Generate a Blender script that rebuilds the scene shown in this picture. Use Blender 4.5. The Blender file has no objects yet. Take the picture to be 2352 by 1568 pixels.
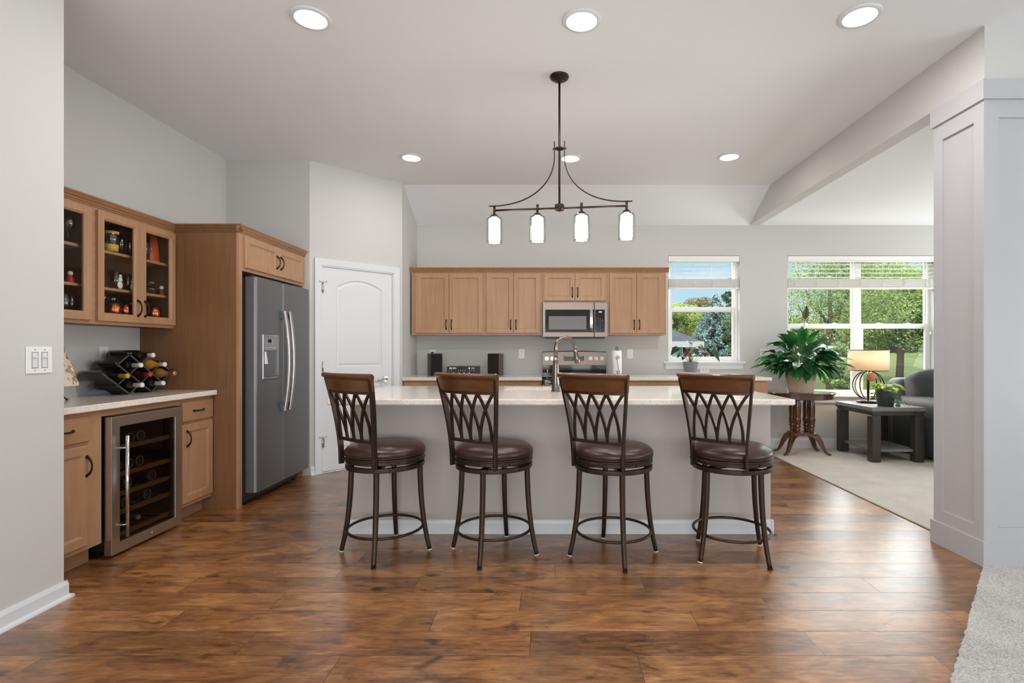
import bpy, bmesh, math, random
import numpy as np
from mathutils import Vector, Matrix

random.seed(7)
R = math.radians
C = bpy.context.scene.collection
scene = bpy.context.scene

# ------------------------------------------------------------------ camera
EYE = 1.22
cam_data = bpy.data.cameras.new('camera')
cam_data.sensor_width = 36.0
cam_data.lens = 1200.0 / 2352.0 * 36.0
cam_data.shift_x = -84.0 / 2352.0
cam_data.shift_y = 19.0 / 2352.0
cam_data.clip_start = 0.02
cam_data.clip_end = 500
cam = bpy.data.objects.new('camera', cam_data)
cam.location = (0, 0, EYE)
cam.rotation_euler = (R(90), 0, 0)
C.objects.link(cam)
scene.camera = cam

scene.view_settings.view_transform = 'Standard'
scene.view_settings.look = 'None'
scene.view_settings.gamma = 1.0
scene.view_settings.use_curve_mapping = False
scene.view_settings.exposure = 0.42


def lin(c):
    out = []
    for v in c[:3]:
        v = v / 255.0
        out.append(v / 12.92 if v <= 0.04045 else ((v + 0.055) / 1.055) ** 2.4)
    return (out[0], out[1], out[2], 1.0)


# ------------------------------------------------------------------ sky
world = bpy.data.worlds.new('sky')
scene.world = world
world.use_nodes = True
wn, wl = world.node_tree.nodes, world.node_tree.links
wn.clear()
w_out = wn.new('ShaderNodeOutputWorld')
w_bg = wn.new('ShaderNodeBackground')
w_tc = wn.new('ShaderNodeTexCoord')
w_sep = wn.new('ShaderNodeSeparateXYZ')
w_ramp = wn.new('ShaderNodeValToRGB')
w_ramp.color_ramp.elements[0].position = 0.0
w_ramp.color_ramp.elements[0].color = lin((206, 232, 246))
w_ramp.color_ramp.elements[1].position = 0.45
w_ramp.color_ramp.elements[1].color = lin((122, 186, 240))
w_map = wn.new('ShaderNodeMapping')
w_map.inputs['Scale'].default_value = (1.6, 1.6, 7.0)
w_noise = wn.new('ShaderNodeTexNoise')
w_noise.inputs['Scale'].default_value = 2.6
w_noise.inputs['Detail'].default_value = 6
w_cr = wn.new('ShaderNodeValToRGB')
w_cr.color_ramp.elements[0].position = 0.50
w_cr.color_ramp.elements[1].position = 0.72
w_mix = wn.new('ShaderNodeMix')
w_mix.data_type = 'RGBA'
w_mix.inputs['B'].default_value = lin((240, 247, 252))
wl.new(w_tc.outputs['Generated'], w_sep.inputs[0])
wl.new(w_sep.outputs['Z'], w_ramp.inputs[0])
wl.new(w_tc.outputs['Generated'], w_map.inputs[0])
wl.new(w_map.outputs[0], w_noise.inputs['Vector'])
wl.new(w_noise.outputs['Fac'], w_cr.inputs[0])
wl.new(w_cr.outputs['Color'], w_mix.inputs['Factor'])
wl.new(w_ramp.outputs['Color'], w_mix.inputs['A'])
wl.new(w_mix.outputs['Result'], w_bg.inputs['Color'])
# added: sky boosted to white above the view, for floor reflections and fill
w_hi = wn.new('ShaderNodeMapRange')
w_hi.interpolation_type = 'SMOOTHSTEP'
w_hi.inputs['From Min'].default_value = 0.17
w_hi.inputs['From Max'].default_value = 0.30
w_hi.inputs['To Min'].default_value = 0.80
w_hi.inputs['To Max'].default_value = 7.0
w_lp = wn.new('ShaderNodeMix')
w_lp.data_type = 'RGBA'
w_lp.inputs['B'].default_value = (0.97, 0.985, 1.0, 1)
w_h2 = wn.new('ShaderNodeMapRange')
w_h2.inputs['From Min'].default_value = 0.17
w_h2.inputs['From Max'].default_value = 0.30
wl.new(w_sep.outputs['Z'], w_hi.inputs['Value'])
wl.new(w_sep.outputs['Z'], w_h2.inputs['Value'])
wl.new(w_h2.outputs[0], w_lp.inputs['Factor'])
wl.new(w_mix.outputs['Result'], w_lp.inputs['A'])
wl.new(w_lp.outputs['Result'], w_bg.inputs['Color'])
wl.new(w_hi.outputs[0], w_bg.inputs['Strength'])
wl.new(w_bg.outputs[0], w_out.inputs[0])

# ------------------------------------------------------------------ sun and added fill lamps
sun_d = bpy.data.lights.new('sun', 'SUN')
sun_d.energy = 2.4
sun_d.angle = R(0.6)
sun_d.color = (1.0, 0.95, 0.86)
sun = bpy.data.objects.new('sun', sun_d)
sun.rotation_euler = (R(48), 0, R(-38))
C.objects.link(sun)


def area(name, loc, rot, sx, sy, power, color=(1, 1, 1)):
    d = bpy.data.lights.new(name, 'AREA')
    d.shape = 'RECTANGLE'
    d.size, d.size_y = sx, sy
    d.energy = power
    d.color = color
    o = bpy.data.objects.new(name, d)
    o.location = loc
    o.rotation_euler = rot
    C.objects.link(o)
    return o


# unseen fill lamps added behind the viewer and at the far right; no windows there
area('fill_lamp_rear', (0.2, -3.75, 1.45), (R(136), 0, 0), 4.8, 2.4, 240, (0.94, 0.975, 1.0))
area('fill_lamp_side', (6.85, 4.9, 1.30), (R(112), 0, R(90)), 2.9, 1.8, 115, (0.95, 0.98, 1.0))
area('fill_lamp_hall', (6.85, 0.0, 1.30), (R(134), 0, R(90)), 3.6, 2.0, 130, (0.92, 0.965, 1.0))

# ------------------------------------------------------------------ helpers
WM = {}          # object -> world matrix


class MB:
    """collects shapes and links them as one mesh object"""

    def __init__(self):
        self.v, self.f, self.s = [], [], []

    def add(self, verts, faces, smooth=False):
        b = len(self.v)
        self.v.extend([tuple(p) for p in verts])
        self.f.extend([tuple(i + b for i in fc) for fc in faces])
        self.s.extend([smooth] * len(faces))
        return self

    def box(self, x0, x1, y0, y1, z0, z1, M=None):
        vs = [Vector((x, y, z)) for x in (x0, x1) for y in (y0, y1) for z in (z0, z1)]
        if M is not None:
            vs = [M @ p for p in vs]
        return self.add(vs, [(0, 1, 3, 2), (4, 6, 7, 5), (0, 4, 5, 1), (2, 3, 7, 6), (0, 2, 6, 4), (1, 5, 7, 3)])

    def poly_prism(self, bottom, top):
        n = len(bottom)
        fs = [tuple(range(n - 1, -1, -1)), tuple(range(n, 2 * n))]
        for i in range(n):
            j = (i + 1) % n
            fs.append((i, j, n + j, n + i))
        return self.add(list(bottom) + list(top), fs)

    def lathe(self, prof, c=(0, 0, 0), n=24, M=None, smooth=True, closed=False):
        vs, fs = [], []
        m = len(prof)
        for k in range(n):
            a = 2 * math.pi * k / n
            for r, z in prof:
                vs.append(Vector((r * math.cos(a), r * math.sin(a), z)))
        for k in range(n):
            k2 = (k + 1) % n
            for i in range(m - 1):
                fs.append((k * m + i, k2 * m + i, k2 * m + i + 1, k * m + i + 1))
            if closed:
                fs.append((k * m + m - 1, k2 * m + m - 1, k2 * m, k * m))
        if not closed:
            if prof[0][0] > 1e-6:
                fs.append(tuple(k * m for k in range(n - 1, -1, -1)))
            if prof[-1][0] > 1e-6:
                fs.append(tuple(k * m + m - 1 for k in range(n)))
        if M is not None:
            vs = [M @ p for p in vs]
        vs = [p + Vector(c) for p in vs]
        return self.add(vs, fs, smooth)

    def cyl(self, p0, p1, r0, r1=None, n=16, smooth=True):
        r1 = r0 if r1 is None else r1
        p0, p1 = Vector(p0), Vector(p1)
        d = p1 - p0
        q = d.to_track_quat('Z', 'Y').to_matrix()
        vs, fs = [], []
        for p, r in ((p0, r0), (p1, r1)):
            for k in range(n):
                a = 2 * math.pi * k / n
                vs.append(p + q @ Vector((r * math.cos(a), r * math.sin(a), 0)))
        for k in range(n):
            fs.append((k, (k + 1) % n, n + (k + 1) % n, n + k))
        b = len(self.f)
        self.add(vs, fs, smooth)
        off = len(self.v) - 2 * n
        self.f.append(tuple(off + k for k in range(n - 1, -1, -1)))
        self.f.append(tuple(off + n + k for k in range(n)))
        self.s.extend([False, False])
        return self

    def tube(self, pts, r, n=8, closed=False, smooth=True, flat=None):
        """round tube along pts; flat=(a,b,up) makes a flat bar of half sizes a (along up) and b"""
        pts = [Vector(p) for p in pts]
        m = len(pts)
        rs = r if isinstance(r, (list, tuple)) else [r] * m
        vs, fs = [], []
        prev = None
        for i, p in enumerate(pts):
            if closed:
                t = pts[(i + 1) % m] - pts[i - 1]
            else:
                t = pts[min(i + 1, m - 1)] - pts[max(i - 1, 0)]
            t.normalize()
            if flat:
                u = Vector(flat[2])
                u = (u - t * u.dot(t)).normalized()
            elif prev is None:
                u = t.orthogonal().normalized()
            else:
                u = prev - t * prev.dot(t)
                u.normalize()
            prev = u
            w = t.cross(u)
            if flat:
                a, b = flat[0], flat[1]
                for sa, sb in ((1, 1), (-1, 1), (-1, -1), (1, -1)):
                    vs.append(p + u * a * sa * rs[i] + w * b * sb * rs[i])
            else:
                for k in range(n):
                    an = 2 * math.pi * k / n
                    vs.append(p + (u * math.cos(an) + w * math.sin(an)) * rs[i])
        nn = 4 if flat else n
        for i in range(m if closed else m - 1):
            j = (i + 1) % m
            for k in range(nn):
                k2 = (k + 1) % nn
                fs.append((i * nn + k, i * nn + k2, j * nn + k2, j * nn + k))
        if not closed:
            fs.append(tuple(range(nn - 1, -1, -1)))
            fs.append(tuple((m - 1) * nn + k for k in range(nn)))
        return self.add(vs, fs, smooth and not flat)

    def sweep(self, sections, smooth=False, closed_ends=True):
        """sections: list of equal length loops of points"""
        n = len(sections[0])
        vs = [p for s in sections for p in s]
        fs = []
        for i in range(len(sections) - 1):
            for k in range(n):
                k2 = (k + 1) % n
                fs.append((i * n + k, i * n + k2, (i + 1) * n + k2, (i + 1) * n + k))
        if closed_ends:
            fs.append(tuple(range(n - 1, -1, -1)))
            fs.append(tuple((len(sections) - 1) * n + k for k in range(n)))
        return self.add(vs, fs, smooth)

    def ball(self, c, r, nu=16, nv=10, M=None, e=1.0):
        """ellipsoid; e<1 makes it boxier"""
        rx, ry, rz = (r, r, r) if not isinstance(r, (tuple, list)) else r
        sg = lambda v: math.copysign(abs(v) ** e, v)
        vs, fs = [], []
        for j in range(nv + 1):
            b = math.pi * j / nv - math.pi / 2
            for i in range(nu):
                a = 2 * math.pi * i / nu
                p = Vector((rx * sg(math.cos(b)) * sg(math.cos(a)), ry * sg(math.cos(b)) * sg(math.sin(a)), rz * sg(math.sin(b))))
                if M is not None:
                    p = M @ p
                vs.append(p + Vector(c))
        for j in range(nv):
            for i in range(nu):
                i2 = (i + 1) % nu
                fs.append((j * nu + i, j * nu + i2, (j + 1) * nu + i2, (j + 1) * nu + i))
        return self.add(vs, fs, True)

    def build(self, name, mat, parent=None, bevel=0.0, seg=2, local=False, sub=0, recalc=True, merge=True):
        me = bpy.data.meshes.new(name)
        if parent is not None and not local:
            inv = WM[parent].inverted()
            vs = [tuple(inv @ Vector(p)) for p in self.v]
        else:
            vs = self.v
        me.from_pydata(vs, [], self.f)
        me.polygons.foreach_set('use_smooth', self.s)
        if recalc:
            bm = bmesh.new()
            bm.from_mesh(me)
            if merge:
                bmesh.ops.remove_doubles(bm, verts=bm.verts, dist=1e-6)
            bmesh.ops.recalc_face_normals(bm, faces=bm.faces)
            bm.to_mesh(me)
            bm.free()
        me.materials.append(mat)
        me.update()
        o = bpy.data.objects.new(name, me)
        C.objects.link(o)
        if parent is not None:
            o.parent = parent
            WM[o] = WM[parent].copy()
        else:
            WM[o] = Matrix.Identity(4)
        if bevel > 0:
            b = o.modifiers.new('bevel', 'BEVEL')
            b.width = bevel
            b.segments = seg
            b.limit_method = 'ANGLE'
            b.angle_limit = R(40)
            b.harden_normals = False
        if sub:
            s = o.modifiers.new('sub', 'SUBSURF')
            s.levels = s.render_levels = sub
        return o


def tag(o, label=None, cat=None, group=None, kind=None):
    if label:
        o['label'] = label
    if cat:
        o['category'] = cat
    if group:
        o['group'] = group
    if kind:
        o['kind'] = kind
    return o


def thing(name, label, cat, loc=(0, 0, 0), rz=0.0, group=None):
    o = bpy.data.objects.new(name, None)
    o.empty_display_size = 0.05
    C.objects.link(o)
    o.location = loc
    o.rotation_euler = (0, 0, rz)
    WM[o] = Matrix.Translation(Vector(loc)) @ Matrix.Rotation(rz, 4, 'Z')
    return tag(o, label, cat, group)


def struct(o):
    o['kind'] = 'structure'
    return o


def dup(root, loc=None, rz=None, label=None, group=None):
    def cp(o, par):
        c = o.copy()
        C.objects.link(c)
        if par is not None:
            c.parent = par
        for ch in o.children:
            cp(ch, c)
        return c
    r = cp(root, None)
    if loc is not None:
        r.location = loc
    if rz is not None:
        r.rotation_euler = (0, 0, rz)
    WM[r] = Matrix.Translation(r.location) @ Matrix.Rotation(r.rotation_euler.z, 4, 'Z')
    if label:
        r['label'] = label
    if group:
        r['group'] = group
    return r


def lamp_light(name, parent, loc, power, kind='AREA', size=0.15, color=(1, 1, 1), rot=(0, 0, 0), spread=None):
    d = bpy.data.lights.new(name, kind)
    d.energy = power
    d.color = color
    if kind == 'AREA':
        d.shape = 'DISK'
        d.size = size
        if spread:
            d.spread = spread
    else:
        d.shadow_soft_size = size
    o = bpy.data.objects.new(name, d)
    o.location = loc
    o.rotation_euler = rot
    C.objects.link(o)
    if parent is not None:
        o.parent = parent
    return o


# ------------------------------------------------------------------ materials
def new_mat(name):
    m = bpy.data.materials.new(name)
    m.use_nodes = True
    n, l = m.node_tree.nodes, m.node_tree.links
    return m, n, l, n['Principled BSDF']


def plain(name, col, rough=0.5, metal=0.0, spec=0.5, coat=0.0, coat_rough=0.1, bump=0.0, bscale=200.0, sheen=0.0, emis=None, estr=0.0, var=0.0, vscale=3.0):
    m, n, l, p = new_mat(name)
    p.inputs['Base Color'].default_value = lin(col)
    p.inputs['Roughness'].default_value = rough
    p.inputs['Metallic'].default_value = metal
    p.inputs['Specular IOR Level'].default_value = spec
    p.inputs['Coat Weight'].default_value = coat
    p.inputs['Coat Roughness'].default_value = coat_rough
    p.inputs['Sheen Weight'].default_value = sheen
    if emis:
        p.inputs['Emission Color'].default_value = lin(emis)
        p.inputs['Emission Strength'].default_value = estr
    if bump or var:
        tc = n.new('ShaderNodeTexCoord')
    if bump:
        t = n.new('ShaderNodeTexNoise')
        t.inputs['Scale'].default_value = bscale
        t.inputs['Detail'].default_value = 3
        b = n.new('ShaderNodeBump')
        b.inputs['Strength'].default_value = bump
        b.inputs['Distance'].default_value = 0.002
        l.new(tc.outputs['Object'], t.inputs['Vector'])
        l.new(t.outputs['Fac'], b.inputs['Height'])
        l.new(b.outputs[0], p.inputs['Normal'])
    if var:
        t = n.new('ShaderNodeTexNoise')
        t.inputs['Scale'].default_value = vscale
        t.inputs['Detail'].default_value = 4
        mx = n.new('ShaderNodeMix')
        mx.data_type = 'RGBA'
        c = lin(col)
        mx.inputs['A'].default_value = tuple(v * (1 - var) for v in c[:3]) + (1,)
        mx.inputs['B'].default_value = tuple(min(1, v * (1 + var)) for v in c[:3]) + (1,)
        l.new(tc.outputs['Object'], t.inputs['Vector'])
        l.new(t.outputs['Fac'], mx.inputs['Factor'])
        l.new(mx.outputs['Result'], p.inputs['Base Color'])
    return m


def wood(name, c0, c1, axis='z', rough=0.4, scale=1.0, streak=18.0, coat=0.0, contrast=(0.3, 0.7), bump=0.05):
    """fine grain running along the given axis"""
    m, n, l, p = new_mat(name)
    tc = n.new('ShaderNodeTexCoord')
    mp = n.new('ShaderNodeMapping')
    s = [streak * scale] * 3
    s['xyz'.index(axis)] = 0.9 * scale
    mp.inputs['Scale'].default_value = s
    t = n.new('ShaderNodeTexNoise')
    t.inputs['Scale'].default_value = 2.0
    t.inputs['Detail'].default_value = 6
    t.inputs['Roughness'].default_value = 0.6
    t.inputs['Distortion'].default_value = 0.4
    t2 = n.new('ShaderNodeTexNoise')
    t2.inputs['Scale'].default_value = 2.2
    t2.inputs['Detail'].default_value = 2
    ad = n.new('ShaderNodeMath')
    ad.operation = 'MULTIPLY_ADD'
    ad.inputs[1].default_value = 0.6
    cr = n.new('ShaderNodeValToRGB')
    cr.color_ramp.elements[0].position = contrast[0]
    cr.color_ramp.elements[1].position = contrast[1]
    cr.color_ramp.elements[0].color = lin(c0)
    cr.color_ramp.elements[1].color = lin(c1)
    l.new(tc.outputs['Object'], mp.inputs[0])
    l.new(mp.outputs[0], t.inputs['Vector'])
    l.new(tc.outputs['Object'], t2.inputs['Vector'])
    l.new(t.outputs['Fac'], ad.inputs[0])
    m2 = n.new('ShaderNodeMath')
    m2.operation = 'MULTIPLY'
    m2.inputs[1].default_value = 0.4
    l.new(t2.outputs['Fac'], m2.inputs[0])
    l.new(m2.outputs[0], ad.inputs[2])
    l.new(ad.outputs[0], cr.inputs[0])
    l.new(cr.outputs['Color'], p.inputs['Base Color'])
    p.inputs['Roughness'].default_value = rough
    p.inputs['Coat Weight'].default_value = coat
    p.inputs['Coat Roughness'].default_value = 0.15
    if bump:
        b = n.new('ShaderNodeBump')
        b.inputs['Strength'].default_value = bump
        b.inputs['Distance'].default_value = 0.002
        l.new(t.outputs['Fac'], b.inputs['Height'])
        l.new(b.outputs[0], p.inputs['Normal'])
    return m


def brushed(name, col, rough=0.3, axis='z'):
    m, n, l, p = new_mat(name)
    tc = n.new('ShaderNodeTexCoord')
    mp = n.new('ShaderNodeMapping')
    s = [700.0] * 3
    s['xyz'.index(axis)] = 9.0
    mp.inputs['Scale'].default_value = s
    t = n.new('ShaderNodeTexNoise')
    t.inputs['Scale'].default_value = 1.0
    t.inputs['Detail'].default_value = 2
    mr = n.new('ShaderNodeMapRange')
    mr.inputs['To Min'].default_value = rough - 0.06
    mr.inputs['To Max'].default_value = rough + 0.08
    l.new(tc.outputs['Object'], mp.inputs[0])
    l.new(mp.outputs[0], t.inputs['Vector'])
    l.new(t.outputs['Fac'], mr.inputs['Value'])
    l.new(mr.outputs[0], p.inputs['Roughness'])
    p.inputs['Base Color'].default_value = lin(col)
    p.inputs['Metallic'].default_value = 1.0
    return m


def glass(name, tint=(255, 255, 255), ior=1.45, refl=1.0, rough=0.0, base=0.0, both=False):
    """thin glass: fresnel reflection over a clear pane"""
    m, n, l, p = new_mat(name)
    n.remove(p)
    out = n['Material Output']
    tr = n.new('ShaderNodeBsdfTransparent')
    tr.inputs['Color'].default_value = lin(tint)
    gl = n.new('ShaderNodeBsdfGlossy')
    gl.inputs['Roughness'].default_value = rough
    fr = n.new('ShaderNodeFresnel')
    fr.inputs['IOR'].default_value = ior
    mu = n.new('ShaderNodeMath')
    mu.operation = 'MULTIPLY'
    mu.inputs[1].default_value = refl
    mu.use_clamp = True
    ba = n.new('ShaderNodeMath')
    ba.inputs[1].default_value = base
    ba.use_clamp = True
    mx = n.new('ShaderNodeMixShader')
    ge = n.new('ShaderNodeNewGeometry')
    om = n.new('ShaderNodeMath')
    om.operation = 'SUBTRACT'
    om.inputs[0].default_value = 1.0
    m2 = n.new('ShaderNodeMath')
    m2.operation = 'MULTIPLY'
    l.new(ge.outputs['Backfacing'], om.inputs[1])
    l.new(fr.outputs[0], mu.inputs[0])
    l.new(mu.outputs[0], ba.inputs[0])
    l.new(ba.outputs[0], m2.inputs[0])
    l.new(om.outputs[0], m2.inputs[1])
    l.new(m2.outputs[0], mx.inputs[0])
    l.new(tr.outputs[0], mx.inputs[1])
    l.new(gl.outputs[0], mx.inputs[2])
    l.new(mx.outputs[0], out.inputs['Surface'])
    return m


def leafmat(name, c0, c1, rough=0.5, scale=1.5, trans=0.3):
    m, n, l, p = new_mat(name)
    tc = n.new('ShaderNodeTexCoord')
    t = n.new('ShaderNodeTexNoise')
    t.inputs['Scale'].default_value = scale
    t.inputs['Detail'].default_value = 5
    cr = n.new('ShaderNodeValToRGB')
    cr.color_ramp.elements[0].position = 0.33
    cr.color_ramp.elements[1].position = 0.67
    cr.color_ramp.elements[0].color = lin(c0)
    cr.color_ramp.elements[1].color = lin(c1)
    l.new(tc.outputs['Object'], t.inputs['Vector'])
    l.new(t.outputs['Fac'], cr.inputs[0])
    l.new(cr.outputs[0], p.inputs['Base Color'])
    p.inputs['Roughness'].default_value = rough
    tl = n.new('ShaderNodeBsdfTranslucent')
    l.new(cr.outputs[0], tl.inputs['Color'])
    mx = n.new('ShaderNodeMixShader')
    mx.inputs[0].default_value = trans
    l.new(p.outputs[0], mx.inputs[1])
    l.new(tl.outputs[0], mx.inputs[2])
    l.new(mx.outputs[0], n['Material Output'].inputs['Surface'])
    return m


def floor_mat():
    m, n, l, p = new_mat('hickory_planks')
    tc = n.new('ShaderNodeTexCoord')
    sp = n.new('ShaderNodeSeparateXYZ')
    l.new(tc.outputs['Object'], sp.inputs[0])

    def math_(op, a, b=None, c=None):
        x = n.new('ShaderNodeMath')
        x.operation = op
        for i, v in enumerate((a, b, c)):
            if v is None:
                continue
            if isinstance(v, (int, float)):
                x.inputs[i].default_value = v
            else:
                l.new(v, x.inputs[i])
        return x.outputs[0]
    W, L = 0.1797, 1.18
    yy = math_('DIVIDE', math_('SUBTRACT', sp.outputs['Y'], 2.085 - 40 * W), W)
    row = math_('FLOOR', yy)
    fy = math_('SUBTRACT', yy, row)
    wn1 = n.new('ShaderNodeTexWhiteNoise')
    wn1.noise_dimensions = '1D'
    l.new(row, wn1.inputs['W'])
    xx = math_('ADD', math_('DIVIDE', sp.outputs['X'], L), math_('MULTIPLY', wn1.outputs['Value'], 7.3))
    col = math_('FLOOR', xx)
    fx = math_('SUBTRACT', xx, col)
    idv = n.new('ShaderNodeCombineXYZ')
    l.new(row, idv.inputs['X'])
    l.new(col, idv.inputs['Y'])
    wn2 = n.new('ShaderNodeTexWhiteNoise')
    wn2.noise_dimensions = '3D'
    l.new(idv.outputs[0], wn2.inputs['Vector'])
    rnd = wn2.outputs['Value']
    # grain coordinates, shifted per board
    sh = n.new('ShaderNodeVectorMath')
    sh.operation = 'MULTIPLY_ADD'
    l.new(wn2.outputs['Color'], sh.inputs[0])
    sh.inputs[1].default_value = (13.0, 17.0, 5.0)
    l.new(tc.outputs['Object'], sh.inputs[2])

    def noise(scale, detail, sc, dist=0.0, rough=0.55):
        mp = n.new('ShaderNodeMapping')
        mp.inputs['Scale'].default_value = sc
        l.new(sh.outputs[0], mp.inputs[0])
        t = n.new('ShaderNodeTexNoise')
        t.inputs['Scale'].default_value = scale
        t.inputs['Detail'].default_value = detail
        t.inputs['Distortion'].default_value = dist
        t.inputs['Roughness'].default_value = rough
        l.new(mp.outputs[0], t.inputs['Vector'])
        return t.outputs['Fac']
    blotch = noise(2.6, 7, (1.0, 2.6, 1.0), 1.0, 0.62)
    grain = noise(3.0, 7, (1.6, 26.0, 1.0), 1.2, 0.62)
    fig = noise(5.5, 3, (1.0, 3.0, 1.0), 1.6)
    # knots
    vm = n.new('ShaderNodeMapping')
    vm.inputs['Scale'].default_value = (1.0, 1.7, 1.0)
    l.new(sh.outputs[0], vm.inputs[0])
    vo = n.new('ShaderNodeTexVoronoi')
    vo.inputs['Scale'].default_value = 2.7
    l.new(vm.outputs[0], vo.inputs['Vector'])
    kn = n.new('ShaderNodeMapRange')
    kn.inputs['From Min'].default_value = 0.015
    kn.inputs['From Max'].default_value = 0.13
    kn.inputs['To Min'].default_value = 1.0
    kn.inputs['To Max'].default_value = 0.0
    l.new(math_('ADD', vo.outputs['Distance'], math_('MULTIPLY', math_('SUBTRACT', fig, 0.5), 0.22)), kn.inputs['Value'])
    fine = noise(9.0, 8, (1.2, 15.0, 1.0), 0.8, 0.7)
    val = math_('ADD', math_('MULTIPLY', blotch, 0.62), math_('MULTIPLY', grain, 0.32))
    val = math_('ADD', val, math_('MULTIPLY', math_('SUBTRACT', fine, 0.42), 0.42))
    val = math_('ADD', val, math_('MULTIPLY', math_('SUBTRACT', rnd, 0.5), 0.16))
    sd = noise(3.0, 6, (1.0, 1.9, 1.0), 1.6, 0.6)
    sg = n.new('ShaderNodeMapRange')
    sg.interpolation_type = 'SMOOTHSTEP'
    sg.inputs['From Min'].default_value = 0.54
    sg.inputs['From Max'].default_value = 0.76
    l.new(sd, sg.inputs['Value'])
    val = math_('SUBTRACT', val, math_('MULTIPLY', sg.outputs[0], 0.22))
    hair = noise(5.0, 4, (1.5, 70.0, 1.0), 0.5, 0.6)
    val = math_('ADD', val, math_('MULTIPLY', math_('SUBTRACT', hair, 0.5), 0.22))
    val = math_('SUBTRACT', val, math_('MULTIPLY', kn.outputs[0], 0.34))
    val = math_('ADD', val, math_('MULTIPLY', math_('SUBTRACT', fig, 0.5), 0.28))
    cr = n.new('ShaderNodeValToRGB')
    e = cr.color_ramp.elements
    e[0].position = 0.22
    e[0].color = lin((48, 29, 17))
    e[1].position = 0.74
    e[1].color = lin((196, 140, 86))
    a = e.new(0.40)
    a.color = lin((108, 68, 36))
    a = e.new(0.54)
    a.color = lin((148, 98, 54))
    l.new(val, cr.inputs[0])
    # seams
    sy = math_('MINIMUM', fy, math_('SUBTRACT', 1.0, fy))
    sx = math_('MINIMUM', fx, math_('SUBTRACT', 1.0, fx))
    seam = math_('MINIMUM', math_('MULTIPLY', sy, W), math_('MULTIPLY', sx, L))
    sm = n.new('ShaderNodeMapRange')
    sm.inputs['From Min'].default_value = 0.0006
    sm.inputs['From Max'].default_value = 0.0017
    l.new(seam, sm.inputs['Value'])
    mx = n.new('ShaderNodeMix')
    mx.data_type = 'RGBA'
    mx.inputs['A'].default_value = lin((54, 32, 18))
    l.new(sm.outputs[0], mx.inputs['Factor'])
    l.new(cr.outputs['Color'], mx.inputs['B'])
    l.new(mx.outputs['Result'], p.inputs['Base Color'])
    mr = n.new('ShaderNodeMapRange')
    mr.inputs['To Min'].default_value = 0.24
    mr.inputs['To Max'].default_value = 0.36
    l.new(fig, mr.inputs['Value'])
    l.new(mr.outputs[0], p.inputs['Roughness'])
    p.inputs['Specular IOR Level'].default_value = 0.62
    p.inputs['Coat Weight'].default_value = 0.6
    p.inputs['Coat Roughness'].default_value = 0.27
    p.inputs['Coat IOR'].default_value = 1.6
    hb = math_('ADD', math_('MULTIPLY', sm.outputs[0], 1.0), math_('MULTIPLY', grain, 0.25))
    hb = math_('ADD', hb, math_('MULTIPLY', fig, 0.6))
    b = n.new('ShaderNodeBump')
    b.inputs['Strength'].default_value = 0.22
    b.inputs['Distance'].default_value = 0.002
    l.new(hb, b.inputs['Height'])
    l.new(b.outputs[0], p.inputs['Normal'])
    l.new(b.outputs[0], p.inputs['Coat Normal'])
    return m


def carpet_mat(name, c0, c1, scale=170.0):
    m, n, l, p = new_mat(name)
    tc = n.new('ShaderNodeTexCoord')
    mp = n.new('ShaderNodeMapping')
    mp.inputs['Scale'].default_value = (1.0, 1.8, 1.0)
    t = n.new('ShaderNodeTexNoise')
    t.inputs['Scale'].default_value = scale
    t.inputs['Detail'].default_value = 4
    t2 = n.new('ShaderNodeTexNoise')
    t2.inputs['Scale'].default_value = 5
    t2.inputs['Detail'].default_value = 3
    ad = n.new('ShaderNodeMath')
    ad.operation = 'MULTIPLY_ADD'
    ad.inputs[1].default_value = 0.25
    cr = n.new('ShaderNodeValToRGB')
    cr.color_ramp.elements[0].position = 0.42
    cr.color_ramp.elements[1].position = 0.80
    cr.color_ramp.elements[0].color = lin(c0)
    cr.color_ramp.elements[1].color = lin(c1)
    l.new(tc.outputs['Object'], mp.inputs[0])
    l.new(mp.outputs[0], t.inputs['Vector'])
    l.new(tc.outputs['Object'], t2.inputs['Vector'])
    l.new(t2.outputs['Fac'], ad.inputs[0])
    l.new(t.outputs['Fac'], ad.inputs[2])
    l.new(ad.outputs[0], cr.inputs[0])
    l.new(cr.outputs[0], p.inputs['Base Color'])
    p.inputs['Roughness'].default_value = 0.95
    p.inputs['Sheen Weight'].default_value = 0.3
    b = n.new('ShaderNodeBump')
    b.inputs['Strength'].default_value = 0.7
    b.inputs['Distance'].default_value = 0.006
    l.new(t.outputs['Fac'], b.inputs['Height'])
    l.new(b.outputs[0], p.inputs['Normal'])
    return m


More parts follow.
